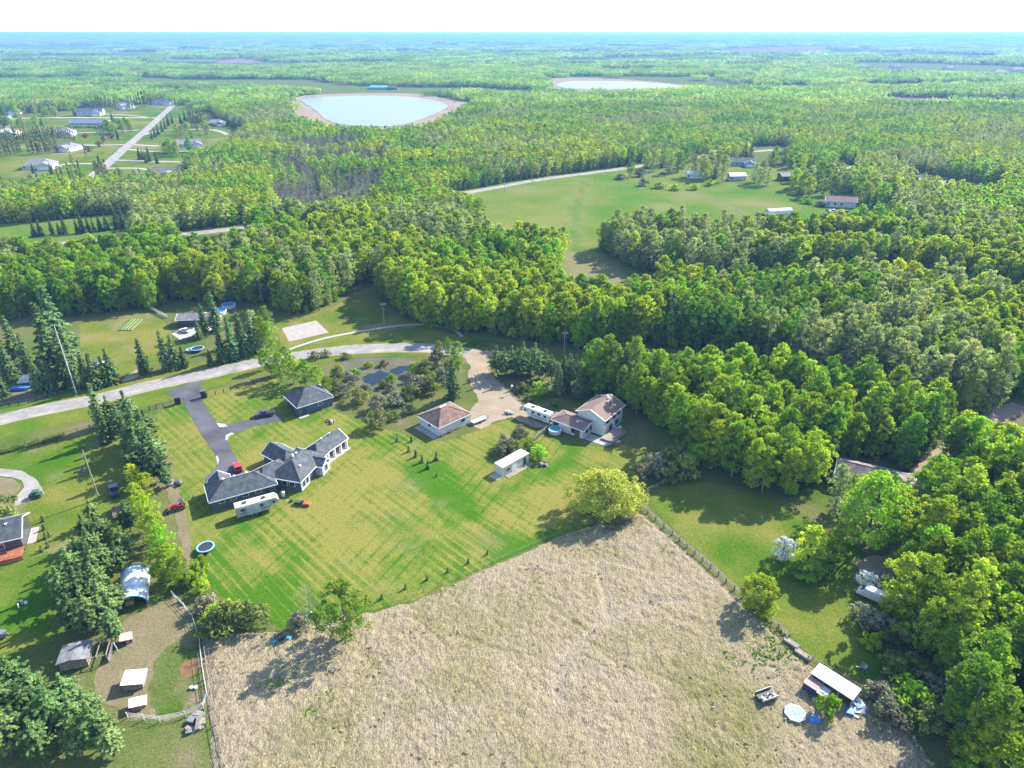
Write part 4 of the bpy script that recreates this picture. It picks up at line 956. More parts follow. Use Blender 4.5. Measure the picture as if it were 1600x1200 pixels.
# ---- house with orange deck, left edge
c = P(12, 880, 0)
t = thing('deck_house', 'grey-roofed house with orange wooden deck cut by the left edge', 'house', (-114.4, 116.2, 0), math.radians(24))
block(t, 15, 8.4, 3.6, .5, (0, 0), 0, ('gable', 'gable'), M_DGREY, M_SLATE)
window(t, 3.5, -4.22, 2.2, -math.pi / 2, 1.5, 1.2); window(t, -.5, -4.22, 2.2, -math.pi / 2, 1.5, 1.2)
o = MB()
for k in range(16): o.box((1.2 + k * .42, -6.1, 1.0), (.38, 3.6, .12))
dk = o.build('deck', M_REDWOOD, t)
for k in range(17): o = MB(); o.box((.95 + k * .42, -7.85, .55), (.36, .1, 1.1)); o.build('skirt_board', M_REDWOOD, dk)
o = MB(); o.box((4.3, -7.9, 1.55), (6.9, .1, .1)); o.build('hand_rail', M_REDWOOD, dk)
o = MB(); o.box((8.4, .5, .08), (1.6, 6.0, .12)); o.build('side_path', M_CONC, t)
vents(t, [(2, 1.2, 5.3), (5, -1, 5.3)])
# ---- neighbour's house behind the yellow lawn
q = P(296, 510)
t = thing('neighbour_house', 'small mauve-roofed house with pale yard among dark spruces', 'house', (q.x, q.y + 3, 0), math.radians(6))
block(t, 8.6, 6.4, 2.9, .42, (0, 0), 0, ('gable', 'gable'), M_DGREY, M_MAUVE)
block(t, 6.0, 4.5, 2.7, .4, (7.2, .8), 0, ('gable', 'gable'), M_CREAM, M_MAUVE)
garage_door(t, 0, -3.22, -math.pi / 2, 4.5, 2.2, M_DTRIM); window(t, 7.0, -1.47, 1.6, -math.pi / 2, 1.4, 1.0)
sheet('concrete_yard', lin([(268, 522), (292, 512), (342, 508), (345, 514), (310, 522), (282, 532)]), .09, M_CONC, jit=.15)
# ---- hidden brown house at right
q = P(1368, 775)
t = thing('hidden_house', 'brown-roofed house mostly hidden behind tall aspens on the right', 'house', (q.x + 1, q.y + 4, 0), math.radians(-27))
block(t, 17, 8.6, 3.2, .45, (0, 0), 0, ('gable', 'hip'), M_TAN, mat('grey brown shingles', (.16, .13, .125), .85, .25, .8, stripes=('Z', 3.2, .5)))
block(t, 7, 7, 3.2, .5, (6.5, -3.5), math.pi / 2, ('gable', 'hip'), M_TAN, MATS['grey brown shingles'])
for x in (-6, -2, 1): window(t, x, -4.32, 1.8, -math.pi / 2, 1.6, 1.2)
door(t, -4, -4.32, -math.pi / 2)

# ---- estate and far houses
def far_house(px, py, L_, W_, ang, wm, rm, label, wing=True, eave=3.2, name='estate_house', cat='house', group=None, pitch=.5, ends=('hip', 'hip'), nwin=3):
    L_ *= 1.2; W_ *= 1.15; eave *= 1.1
    q = P(px, py); t = thing(name, label, cat, (q.x, q.y, 0), math.radians(ang), group)
    block(t, L_, W_, eave, pitch, (0, 0), 0, ends, wm, rm)
    if wing: block(t, W_ * .9, W_ * .75, eave * .92, pitch, (L_ * .28, -W_ * .55), math.pi / 2, ('gable', 'hip'), wm, rm)
    for k in range(nwin):
        x = -L_ * .42 + k * L_ * .22; window(t, x, -W_ / 2 - .03, eave * .55, -math.pi / 2, 1.5, 1.3)
    if wing: garage_door(t, L_ * .28, -W_ * 1.0 - .03, -math.pi / 2, W_ * .5, 2.3)
    else: door(t, L_ * .3, -W_ / 2 - .03, -math.pi / 2)
    vents(t, [(0, .8, eave + pitch * W_ / 2 - .2)])
    return t
G_E = 'houses of the estate at upper left'
far_house(64, 262, 19, 13, 18, M_CREAM, M_GREYROOF, 'big cream house with grey hip roof nearest on the estate, left of the road', group=G_E)
far_house(108, 234, 16, 12, -10, M_WHITE, M_GREYROOF, 'white house with wide pale drive behind the lower poplar row', group=G_E)
far_house(101, 212, 17, 12, 10, M_LGREY, M_GREYROOF, 'grey house partly behind the upper poplar row', group=G_E, eave=4.2)
far_house(262, 275, 19, 10, -8, M_SKYB, M_MAUVE, 'pale blue house with mauve roof on the yellow-green plot right of the road', group=G_E, ends=('gable', 'gable'))
far_house(297, 229, 17, 11, 25, M_WHITE, M_GREYROOF, 'white gabled house at the end of a straight pale drive', group=G_E, ends=('gable', 'gable'))
far_house(143, 180, 26, 13, 15, M_LGREY, M_SLATE, 'dark-roofed double-gabled house on the far side street', group=G_E, ends=('gable', 'gable'), eave=4.5)
far_house(198, 169, 22, 12, -30, M_WHITE, M_GREYROOF, 'white house with steep gables before the tall pale poplars', group=G_E, ends=('gable', 'gable'), eave=4.5)
far_house(257, 163, 24, 13, 5, M_LGREY, M_SLATE, 'grey house facing down the far end of the estate road', group=G_E, eave=4.5)
far_house(311, 161, 24, 13, -20, M_WHITE, M_SLATE, 'white house with slate roof deep in trees right of the road end', group=G_E, ends=('gable', 'gable'), eave=4.5)
far_house(143, 196, 38, 10, 0, M_SKYB, mat('violet metal roof', (.17, .16, .24), .6, .1, .6), 'very long low blue building with violet roof', wing=False, group=G_E, ends=('gable', 'gable'), nwin=4)
far_house(20, 178, 22, 12, 0, M_WHITE, M_GREYROOF, 'white house at the upper left edge with a straight drive', group=G_E)
far_house(14, 212, 18, 11, 12, M_CREAM, mat('pale pink roof', (.40, .33, .31), .8, .1, 1), 'pale pink-roofed house at the left edge behind poplars', group=G_E)
far_house(338, 196, 18, 11, 12, M_TAN, M_GREYROOF, 'tan house behind pale poplars on the right of the estate', group=G_E)
far_house(143, 134, 26, 13, 0, M_WHITE, M_SLATE, 'white-walled dark house alone in the woods above the estate', group=G_E, eave=5)
far_house(4, 138, 24, 13, 0, M_CREAM, M_CREAM, 'cream building at the far left edge in the woods', wing=False, group=G_E)
far_house(326, 252, 7, 6, 10, M_NAVY, M_SLATE, 'small navy shed at the wood edge of the estate', wing=False, group=G_E, name='shed', cat='shed', nwin=1)
far_house(226, 287, 8, 6, 20, M_LGREY, M_WHITEROOF, 'small white-roofed shed behind the near estate trees', wing=False, group=G_E, name='shed', cat='shed', nwin=1)
far_house(38, 312, 9, 7, 60, M_WHITE, M_LGREY, 'grey-roofed white shed near the left edge below the estate', wing=False, group=G_E, name='shed', cat='shed', nwin=1)
G_H = 'homestead buildings beyond the hay field'
far_house(1311, 322, 15, 8, -14, M_WHITE, M_REDROOF, 'white house with red-brown roof right of the hay field', wing=False, name='farmhouse', group=G_H, ends=('gable', 'gable'), eave=3.6)
far_house(1158, 258, 17, 9, -12, M_SKYB, M_SLATE, 'blue house with slate roof under dark spruces', name='farmhouse', group=G_H, ends=('gable', 'gable'))
far_house(1086, 278, 11, 6, -6, M_WHITE, M_WHITEROOF, 'white open-fronted shed behind the orange shrubs', wing=False, name='shed', cat='shed', group=G_H, ends=('gable', 'gable'), nwin=1)
far_house(1150, 281, 10, 6, 6, M_LGREY, M_WHITEROOF, 'pale grey shed left of the round willow clump', wing=False, name='shed', cat='shed', group=G_H, ends=('gable', 'gable'), nwin=1)
far_house(1228, 281, 9, 7, 10, M_DGREY, M_GREYROOF, 'dark shed at the far right corner of the hay field', wing=False, name='shed', cat='shed', group=G_H, ends=('gable', 'gable'), nwin=1)
far_house(1318, 273, 16, 9, 20, M_WHITE, mat('blue grey roof', (.16, .19, .24), .7, .1, 1), 'house with blue-grey roof among the trees right of the hay field', name='farmhouse', group=G_H, ends=('gable', 'gable'))
far_house(1056, 254, 8, 6, 0, M_WHITE, M_CREAM, 'tiny white hut at the back road edge', wing=False, name='shed', cat='shed', group=G_H, nwin=1)
G_F = 'farm buildings on the far pale field'
for px, py, l, lab in ((1345, 106, 34, 'leftmost dark farm building on the far pale field'), (1400, 107, 30, 'dark house second from left on the far pale field'), (1482, 109, 26, 'low shed group in the middle of the far pale field'), (1560, 116, 30, 'dark house nearest the wood on the far pale field'), (1588, 112, 34, 'rightmost dark house on the far pale field')):
    far_house(px, py, l, 18, 8, M_LGREY, M_SLATE, lab, wing=False, group=G_F, eave=6, name='farm_building', cat='house')
far_house(592, 140, 34, 12, 0, M_TEAL, mat('turquoise roof', (.12, .34, .36), .6, .1, .5), 'turquoise-roofed building behind the lake', wing=False, name='lake_house', group='buildings behind the lake', eave=4)
far_house(612, 140, 16, 12, 10, M_NAVY, M_SLATE, 'dark cabin right of the turquoise building behind the lake', wing=False, name='lake_house', group='buildings behind the lake', eave=4)
# ------------------------------------------------------------------ vehicles and yard things
def wheels(t, xs, y, r=.36, w=.24, m=None):
    for x in xs:
        for s in (-1, 1):
            o = MB(); o.tube((x, s * (y - w), r), (x, s * y, r), r, n=14); wl = o.build('wheel', M_RUBBER, t)
            o = MB(); o.tube((x, s * (y - .02), r), (x, s * (y + .02), r), r * .58, n=10); o.build('rim', M_STEEL, wl)
def car(px, py, ang, paint, label, kind='sedan', name='parked_car', z=0, loc=None, group=None):
    q = Vector(loc) if loc else P(px, py, 0); t = thing(name, label, 'pickup' if kind == 'pickup' else 'van' if kind == 'van' else 'car', (q.x, q.y, .09 if z == 0 else z), math.radians(ang), group)
    if kind == 'pickup':
        body = [(-2.8, .5), (2.75, .5), (2.8, .8), (2.7, 1.1), (1.45, 1.2), (-.75, 1.2), (-2.8, 1.2)]; cab = [(1.4, 1.2), (.75, 1.85), (-.6, 1.88), (-.8, 1.2)]; roof = [(.72, 1.84), (-.6, 1.87), (-.6, 1.93), (.66, 1.9)]
    elif kind == 'van':
        body = [(-2.9, .5), (2.8, .5), (2.85, .9), (2.5, 1.3), (2.2, 1.4), (-2.9, 1.4)]; cab = [(2.2, 1.4), (1.6, 2.2), (-2.85, 2.3), (-2.9, 1.4)]; roof = [(1.6, 2.2), (-2.85, 2.3), (-2.8, 2.42), (1.5, 2.32)]
    else:
        body = [(-2.2, .4), (2.2, .4), (2.25, .7), (2.1, .88), (1.1, 1.0), (-1.7, 1.02), (-2.2, .95)]; cab = [(1.05, 1.0), (.35, 1.45), (-1.0, 1.5), (-1.8, 1.02)]; roof = [(.35, 1.44), (-1.0, 1.49), (-1.0, 1.56), (.25, 1.52)]
        if kind == 'suv': cab = [(1.05, 1.0), (.45, 1.62), (-1.9, 1.66), (-2.15, 1.02)]; roof = [(.45, 1.6), (-1.9, 1.65), (-1.85, 1.74), (.35, 1.7)]
    w = .95 if kind != 'pickup' else 1.0
    MBb = MB(); MBb.prism(body, -w, w, .1); MBb.build('body', paint, t)
    o = MB(); o.prism(cab, -w + .08, w - .08, .14); o.build('cabin_glass', M_GLASS if kind != 'van' else paint, t)
    o = MB(); o.prism(roof, -w + .16, w - .16, .05); o.build('roof_panel', paint, t)
    if kind == 'pickup':
        o = MB(); o.box((-1.8, 0, 1.225), (1.8, 1.6, .06)); o.build('bed_cover', M_BLACK, t)
    if kind == 'van':
        o = MB(); o.quad((2.2, -.8, 1.44), (2.2, .8, 1.44), (1.66, .75, 2.17), (1.66, -.75, 2.17)); o.v = [(x + .03, y, z) for x, y, z in o.v]; o.build('windscreen', M_GLASS, t)
    wheels(t, (1.45, -1.45) if kind in ('sedan', 'suv') else (1.85, -1.75), w, .36)
    for s in (-1, 1):
        fx = body[2][0]; o = MB(); o.box((fx - .02, s * w * .68, .72), (.1, .36, .16)); o.build('headlight', M_PLASTW, t)
        o = MB(); o.box((body[0][0] - .01, s * w * .8, .8), (.06, .22, .2)); o.build('tail_light', M_RED, t)
    return t
def motorhome(px, py, ang, side, roofm, label, L_=9.5):
    q = P(px, py); t = thing('travel_trailer', label, 'trailer', (q.x, q.y, .06), math.radians(ang))
    h = L_ / 2
    o = MB(); o.prism([(-h, .75), (h - 2.2, .75), (h - 2.1, 1.75), (h, 1.85), (h + .12, 2.7), (h - .5, 3.4), (-h, 3.4)], -1.2, 1.2, .08); o.build('body', side, t)
    o = MB(); o.box((-.3, 0, 3.43), (L_ - .5, 2.3, .08)); rf = o.build('roof', roofm, t)
    for x in (-2.6, 1.6):
        o = MB(); o.box((x, 0, 3.62), (.95, .75, .32), taper=.85); o.build('air_conditioner', M_DTRIM, rf)
    for x in (-3.9, -.6, .5, 3.4):
        o = MB(); o.box((x, .45, 3.53), (.45, .45, .14)); o.build('roof_vent', M_TRIM, rf)
    for s in (-1, 1):
        for x, w in ((-3.3, .9), (-1.2, 1.1), (.9, .9), (h - 1.1, .7)):
            o = MB(); o.box((x, s * 1.21, 2.45), (w, .06, .65)); o.build('window', M_GLASS, t)
        o = MB(); o.box((-.6, s * 1.205, 1.55), (L_ - 2.6, .03, .16)); o.box((-.2, s * 1.206, 1.32), (L_ - 3.4, .03, .07)); o.build('side_stripe', M_DGREY, t)
    o = MB(); o.box((-1.0, -1.35, 1.95), (3.0, .4, 2.0)); o.build('slide_out', side, t)
    o = MB(); o.box((2.0, 1.22, 1.7), (.7, .05, 1.8)); o.build('door', M_TRIM, t)
    o = MB(); o.tube((-3.9, -1.32, 3.15), (2.2, -1.32, 3.15), .12, n=8); o.build('awning_roll', M_STEEL, t)
    wheels(t, (-1.5, -.55), 1.15, .36)
    for s in (-1, 1):
        o = MB(); o.box((h - 2.4, s * .9, .4), (.12, .12, .8)); o.build('landing_leg', M_BLACK, t)
    return t
motorhome(404, 800, 28, M_RVGREY, M_RVROOF, 'beige-roofed grey travel trailer parked along the long grey house')
motorhome(840, 655, -37 + 180, M_PLASTW, M_PLASTW, 'white travel trailer on the gravel left of the brown-roofed house')

def flatbed(px, py, ang, label, L_=5.2, deck=M_PLASTW, w=2.1, z=.55):
    q = P(px, py); t = thing('flatbed_trailer', label, 'trailer', (q.x, q.y, .08), math.radians(ang))
    o = MB(); o.box((0, 0, z), (L_, w, .12)); o.build('deck', deck, t)
    o = MB(); o.box((0, w / 2, z + .2), (L_, .06, .3)); o.box((0, -w / 2, z + .2), (L_, .06, .3)); o.box((-L_ / 2, 0, z + .2), (.06, w, .3)); o.build('side_board', M_STEEL, t)
    o = MB(); o.tube((L_ / 2, -.6, z - .05), (L_ / 2 + 1.4, 0, .45), .05); o.tube((L_ / 2, .6, z - .05), (L_ / 2 + 1.4, 0, .45), .05); o.build('drawbar', M_BLACK, t)
    wheels(t, (-.2,), w / 2 + .2, .33); return t
flatbed(748, 659, 40, 'small white flatbed trailer on the gravel by the white garage')
car(372, 733, 118, M_RED, 'red hatchback parked at the head of the dark driveway', 'suv')
car(414, 650, 196, M_DGREY, 'dark pickup on the side drive before the detached garage', 'pickup', name='parked_pickup')
car(180, 770, math.degrees(math.atan2(P(178, 765).y - P(188, 825).y, P(178, 765).x - P(188, 825).x)), M_NAVY, 'dark blue pickup under the left tree row towing a rusty flatbed', 'pickup', name='parked_pickup')
flatbed(185, 803, math.degrees(math.atan2(P(178, 765).y - P(188, 825).y, P(178, 765).x - P(188, 825).x)), 'rust-brown flatbed trailer behind the blue pickup in the tree row', 5.0, M_RUST)
car(289, 519, 160, M_PLASTW, 'white car on the pale yard of the mauve-roofed house', 'sedan')
car(45, 599, 190, M_PLASTW, 'white van in the yard at the left edge beside a blue tarp', 'van', name='parked_van')
car(62, 600, 200, mat('pale blue car paint', (.35, .45, .52), .35, .05, 1), 'pale blue car right of the white van at the left edge', 'sedan')
car(72, 594, 185, M_PLASTW, 'white car half under spruces right of the white van', 'suv')
car(1302, 332, 170, M_PLASTW, 'white pickup before the red-brown roofed farmhouse', 'pickup', name='parked_pickup')
car(1322, 333, 160, M_DGREY, 'dark car on the drive of the red-brown roofed farmhouse', 'sedan')
car(114, 233, 20, M_RED, 'red car before the white estate house behind the poplars', 'sedan')
car(132, 230, 60, M_NAVY, 'dark car on the wide pale estate drive', 'sedan')
car(92, 262, 60, M_PLASTW, 'white car beside the big cream estate house', 'suv')
car(1035, 272, 30, M_DGREY, 'dark car on the grass edge by the back road', 'sedan')
car(1362, 936, 140, M_PLASTW, 'white van on the pale yard by the lower right wood', 'van', name='parked_van')
car(1372, 926, 140, M_DGREY, 'dark car behind the white van at the lower right wood', 'suv')
car(1525, 1050, 170, M_PLASTW, 'white car in the shade of the lower right trees', 'suv')
car(1549, 1045, 20, mat('pale blue car paint', (.35, .45, .52), .35, .05, 1), 'pale blue car right of the white one under the lower right trees', 'sedan')
flatbed(1496, 1098, 130, 'grey boat trailer under the lower right trees', 5.4, M_STEEL)
car(1505, 1076, 100, M_NAVY, 'navy pickup under the lower right trees', 'pickup', name='parked_pickup')
# green utility cart at the round drive
q = P(57, 777); t = thing('utility_cart', 'green utility cart at the end of the curved drive', 'cart', (q.x, q.y, .1), math.radians(15))
o = MB(); o.box((0, 0, .75), (2.6, 1.4, .5)); o.build('body', M_GREENP, t); o = MB(); o.box((.2, 0, 1.75), (1.5, 1.3, .08)); o.build('canopy', M_GREENP, t)
for x in (-.5, .9):
    for y in (-.6, .6): o = MB(); o.tube((x, y, 1), (x, y, 1.75), .04); o.build('canopy_post', M_BLACK, t)
o = MB(); o.box((0, 0, 1.1), (.6, 1.2, .3)); o.build('seat', M_BLACK, t); wheels(t, (.9, -.9), .75, .32)
# red tractor
q = P(279, 796); t = thing('red_tractor', 'small red tractor with loader on the bare strip left of the grey house', 'tractor', (q.x, q.y, .08), math.radians(205))
o = MB(); o.box((.7, 0, 1.0), (1.7, .75, .75)); o.build('bonnet', M_RED, t); o = MB(); o.box((-.6, 0, .95), (1.2, 1.0, .5)); o.build('body', M_RED, t)
o = MB(); o.box((-.7, 0, 1.4), (.5, .5, .5)); o.build('seat', M_BLACK, t)
for s in (-1, 1): o = MB(); o.tube((-1.0, s * .5, 1.2), (-1.0, s * .5, 2.4), .05); o.build('roll_bar', M_BLACK, t)
o = MB(); o.box((-.8, 0, 2.42), (1.0, 1.2, .08)); o.build('canopy', M_NAVY, t)
for x, r in ((-.9, .62), (1.1, .4)):
    for s in (-1, 1):
        o = MB(); o.tube((x, s * .5, r), (x, s * .82, r), r, n=16); wl = o.build('wheel', M_RUBBER, t); o = MB(); o.tube((x, s * .8, r), (x, s * .86, r), r * .5, n=12); o.build('rim', M_ORANGE, wl)
for s in (-1, 1): o = MB(); o.tube((.3, s * .45, 1.2), (2.2, s * .45, .5), .07); o.build('loader_arm', M_RED, t)
o = MB(); o.prism([(2.1, .2), (2.9, .15), (2.95, .25), (2.3, .35), (2.25, .8), (2.1, .8)], -.85, .85); o.build('bucket', M_RUST, t)
# mower with orange hood
q = P(474, 789); t = thing('garden_tractor', 'small green and orange garden machine on the lawn below the house', 'mower', (q.x, q.y, .06), math.radians(-12))
o = MB(); o.box((-1.1, 0, .6), (2.0, 1.0, .55), taper=.9); o.build('hopper', M_GREENP, t); o = MB(); o.box((.9, 0, .55), (2.0, 1.1, .5), taper=.85); o.build('hood', M_ORANGE, t)
o = MB(); o.box((0, 0, 1.0), (.5, .5, .35)); o.build('seat', M_BLACK, t); wheels(t, (1.2, -1.3), .65, .28); o = MB(); o.tube((-2.1, 0, .4), (-3.6, .2, .35), .05); o.build('drawbar', M_BLACK, t)
q = P(455, 784); t = thing('push_mower', 'tiny push mower on the lawn left of the green and orange machine', 'mower', (q.x, q.y, .06), .4)
o = MB(); o.box((0, 0, .25), (.8, .55, .25), taper=.8); o.build('deck', M_BLACK, t); o = MB(); o.tube((-.4, -.2, .3), (-1.2, -.2, 1.0), .02); o.tube((-.4, .2, .3), (-1.2, .2, 1.0), .02); o.tube((-1.2, -.2, 1), (-1.2, .2, 1), .02); o.build('handle', M_STEEL, t); wheels(t, (.3, -.3), .32, .12, .06)
q = P(443, 776); t = thing('propane_tank', 'white round tank against the grey house wall', 'tank', (q.x, q.y, .06)); o = MB(); o.tube((0, 0, .2), (0, 0, 1.3), .45, .45, 14); o.build('shell', M_PLASTW, t); o = MB(); o.tube((0, 0, 1.3), (0, 0, 1.5), .45, .15, 14); o.build('dome', M_PLASTW, t)
# trampolines
def ring(R, r, z, n=28, m=8):
    o = MB(); V = []; F = []
    for i in range(n):
        a = 2 * math.pi * i / n
        for j in range(m):
            b = 2 * math.pi * j / m; V.append(((R + r * math.cos(b)) * math.cos(a), (R + r * math.cos(b)) * math.sin(a), z + r * .5 * math.sin(b)))
    for i in range(n):
        for j in range(m): F.append((i * m + j, ((i + 1) % n) * m + j, ((i + 1) % n) * m + (j + 1) % m, i * m + (j + 1) % m))
    o.add(V, F); return o
def disc(R, z, n=28):
    o = MB(); o.add([(R * math.cos(2 * math.pi * i / n), R * math.sin(2 * math.pi * i / n), z) for i in range(n)], [tuple(range(n))]); return o
def trampoline(px, py, R, pad, label):
    q = P(px, py); t = thing('trampoline', label, 'trampoline', (q.x, q.y, .05))
    ring(R, .22, .95).build('pad', pad, t, True); disc(R - .18, .9).build('jumping_mat', M_BLACK, t)
    for k in range(6):
        a = k * math.pi / 3; o = MB(); o.tube((R * math.cos(a), R * math.sin(a), 0), (R * math.cos(a), R * math.sin(a), .9), .05); o.build('leg', M_STEEL, t)
M_LBLUE = mat('pale blue pad', (.16, .38, .60), .5, .08, 1.0)
trampoline(322, 860, 1.7, M_LBLUE, 'round trampoline with pale blue rim on the lawn by the left trees')
trampoline(309, 548, 2.1, M_LBLUE, 'round trampoline with blue rim below the mauve-roofed house')
def round_pool(px, py, R, h, wm, cm, label, n=20, frame=None):
    q = P(px, py); t = thing('garden_pool', label, 'pool', (q.x, q.y, .06))
    o = MB(); o.tube((0, 0, 0), (0, 0, h), R, R, n); o.build('wall', wm, t); ring(R, .16, h + .02, n).build('rim', frame or M_PLASTW, t); disc(R - .05, h + .05, n).build('cover', cm, t)
    for k in range(8):
        a = k * math.pi / 4; o = MB(); o.box(((R + .06) * math.cos(a), (R + .06) * math.sin(a), h / 2), (.12, .12, h), a); o.build('upright', M_PLASTW, t)
    return t
round_pool(867, 676, 1.7, 1.15, M_PLASTW, M_TEAL, 'round pool with teal cover at the corner of the concrete pad')
round_pool(297, 549, 1.1, .7, M_BLUEP, M_BLUEP, 'small blue paddling pool left of the far trampoline')
round_pool(342, 490, 3.0, 1.2, M_PLASTW, M_BLUEP, 'blue-covered pool behind the mauve-roofed house, left one')
round_pool(358, 480, 2.6, 1.2, M_PLASTW, M_BLUEP, 'blue-covered pool at the wood edge behind the mauve-roofed house')
round_pool(1241, 1118, 1.6, .6, M_PLASTW, mat('glass greenhouse lid', (.22, .28, .28), .25, .15, 2), 'white octagonal tub with grey lid near the bottom edge', 8)
# tarpaulin quonset shelter
q = P(213, 930); t = thing('arched_shelter', 'arched silver tarpaulin shelter with blue edges in the left trees', 'shelter', (-75.8, 102.9, .05), math.radians(113))
n = 16; R, Ls = 2.7, 9.6
o = MB(); V = []; F = []
for i, x in enumerate((-Ls / 2, -Ls / 4, 0, Ls / 4, Ls / 2)):
    for k in range(n + 1):
        a = math.pi * k / n; V.append((x, R * math.cos(a), .3 + 2.6 * math.sin(a) * (1 + .01 * ((i + k) % 2))))
for i in range(4):
    for k in range(n): F.append((i * 17 + k, i * 17 + k + 1, (i + 1) * 17 + k + 1, (i + 1) * 17 + k))
o.add(V, F); cv = o.build('cover', M_TARP, t, True)
for x in (-Ls / 2, Ls / 2):
    o = MB()
    for k in range(n):
        a, b = math.pi * k / n, math.pi * (k + 1) / n; o.tube((x, R * math.cos(a), .3 + 2.64 * math.sin(a)), (x, R * math.cos(b), .3 + 2.64 * math.sin(b)), .14, n=6)
    o.build('edge_rib', M_TARPB, t)
o = MB(); o.box((Ls / 2 - .4, 0, 1.4), (.08, 4.6, 2.2)); o.build('back_sheet', M_TARPB, t)
o = MB(); o.box((-3, .6, .6), (1.8, 1.5, 1.1)); o.build('stored_hay', mat('hay', (.30, .22, .10), .9, .2, 2), t)
# animal pens
def coop(px, py, L_, W_, h, ang, rm, wm, label, slope=.35):
    q = P(px, py); t = thing('animal_hut', label, 'hut', (q.x, q.y, .06), math.radians(ang))
    o = MB(); o.prism([(-L_ / 2, .1), (L_ / 2, .1), (L_ / 2, h), (-L_ / 2, h + slope)], -W_ / 2, W_ / 2); o.build('wall', wm, t)
    o = MB(); o.prism([(-L_ / 2 - .25, h + slope + .06), (L_ / 2 + .25, h - .02), (L_ / 2 + .25, h + .08), (-L_ / 2 - .25, h + slope + .16)], -W_ / 2 - .25, W_ / 2 + .25); o.build('roof', rm, t)
    o = MB(); o.box((L_ * .1, -W_ / 2 - .03, h * .45), (.7, .08, h * .8)); o.build('door', M_WOOD, t)
M_WHITEP = mat('white painted board', (.66, .65, .62), .6, .04, 1.0)
coop(213, 1068, 3.0, 2.7, 1.3, 12, M_WHITEP, M_WOOD, 'larger white-roofed animal hut in the lower left pen')
coop(218, 1103, 2.1, 1.5, .8, 25, M_WHITEP, M_REDWOOD, 'smaller white-roofed hut near the bottom of the left pen')
coop(199, 1002, 1.6, 1.6, .9, 30, mat('pinkish board', (.36, .27, .22), .8, .1, 1), M_BLACK, 'small pink-brown hut at the upper corner of the pen')
q = P(124, 1032); t = thing('chicken_run', 'grey-roofed poultry shed with timber-framed run at lower left', 'run', (q.x, q.y, .06), math.radians(16))
o = MB(); o.prism([(-2.4, .1), (2.0, .1), (2.0, 2.0), (-2.4, 2.0)], -1.9, 1.9); o.build('wall', M_WOOD, t)
for s in (-1, 1): o = MB(); o.prism([(-2.7 if s < 0 else -.2, 2.0 if s < 0 else 2.42), (-.2 if s < 0 else 2.3, 2.42 if s < 0 else 2.05), (-.2 if s < 0 else 2.3, 2.52 if s < 0 else 2.15), (-2.7 if s < 0 else -.2, 2.1 if s < 0 else 2.52)], -2.2, 2.2); o.build('roof', M_GREYROOF, t)
for x in (3.6, 5.2):
    for y in (-2, 2): o = MB(); o.box((x, y, 1.0), (.12, .12, 2.0)); o.build('frame_post', M_WOOD, t)
    o = MB(); o.box((x, 0, 2.02), (.14, 4.2, .12)); o.build('frame_beam', M_WOOD, t)
for y in (-2, 2): o = MB(); o.box((3.7, y, 1.92), (3.4, .12, .1)); o.build('frame_beam', M_WOOD, t)
o = MB(); o.box((5.28, 0, .6), (.06, 4.0, 1.1)); o.build('mesh_panel', M_STEEL, t)
q = P(300, 1076); t = thing('feed_trough', 'two small white feed tubs in the pen grass', 'tub', (q.x, q.y, .08))
for k in (0, .8): o = MB(); o.tube((k, 0, 0), (k, 0, .4), .3, .34, 10); o.build('tub', M_PLASTW, t)
def junk(px, py, label, cols, n, s, name='scrap_heap', seed=0):
    r = random.Random(seed); q = P(px, py); t = thing(name, label, 'scrap', (q.x, q.y, .06))
    for k in range(n):
        o = MB(); d = (s * (.25 + .6 * r.random()), s * (.15 + .35 * r.random()), .15 + .7 * r.random())
        o.box((r.uniform(-s, s) * .7, r.uniform(-s, s) * .6, d[2] / 2 + .05), d, r.random() * 3, tilt=Matrix.Rotation(r.uniform(-.3, .3), 3, 'X')); o.build('piece', r.choice(cols), t)
junk(308, 1128, 'grey sheet metal scrap at the bottom of the left pen', [M_STEEL, M_GREYROOF, M_WOOD], 9, 2.6, seed=1)
junk(275, 756, 'pale odds and ends left of the garage end of the grey house', [M_RUST, M_TRIM, M_WOOD, M_NAVY], 7, 1.8, seed=2)
junk(34, 946, 'pale wooden pallet on the left yard lawn', [M_TRIM, M_WOOD], 5, 1.0, seed=3)
junk(4, 994, 'dark scrap at the left edge of the yard lawn', [M_BLACK, M_WOOD, M_STEEL], 6, 1.2, seed=13)
junk(130, 735, 'pale brush pile on the left lawn under tree shadows', [M_LGREY, M_WOOD], 6, 1.1, seed=4)
junk(440, 1004, 'blue barrel and scrap in the shade at the dry field corner', [M_NAVY, M_TEAL, M_BLACK], 7, 1.8, seed=5)
junk(483, 962, 'white crates beside the grey bare tree', [M_TRIM, M_PLASTW, M_STEEL], 5, 1.0, seed=6)
junk(960, 672, 'timber and pots stacked on the deck side of the brown-roofed house', [M_REDWOOD, M_WOOD, M_TRIM, M_NAVY], 12, 2.4, seed=7)
junk(795, 645, 'stones and rubble at the gravel yard edge', [M_CONC, M_TAN, M_LGREY], 9, 1.9, seed=8)
junk(850, 726, 'grey barrels and planks at the end of the storage shed', [M_STEEL, M_WOOD, M_DTRIM], 6, 1.5, seed=9)
junk(250, 472, 'dark scrap with a white tub at the wood edge behind the yellow lawn', [M_RUST, M_PLASTW, M_NAVY, M_BLACK], 8, 2.2, seed=10)
junk(1340, 1108, 'white and rusty scrap boards right of the open shed, bottom edge', [M_PLASTW, M_STEEL, M_RUST, M_BLUEP], 14, 2.6, seed=11)
junk(1345, 1042, 'grey planks beside the paddock gate', [M_WOOD, M_STEEL], 5, 1.1, seed=14)
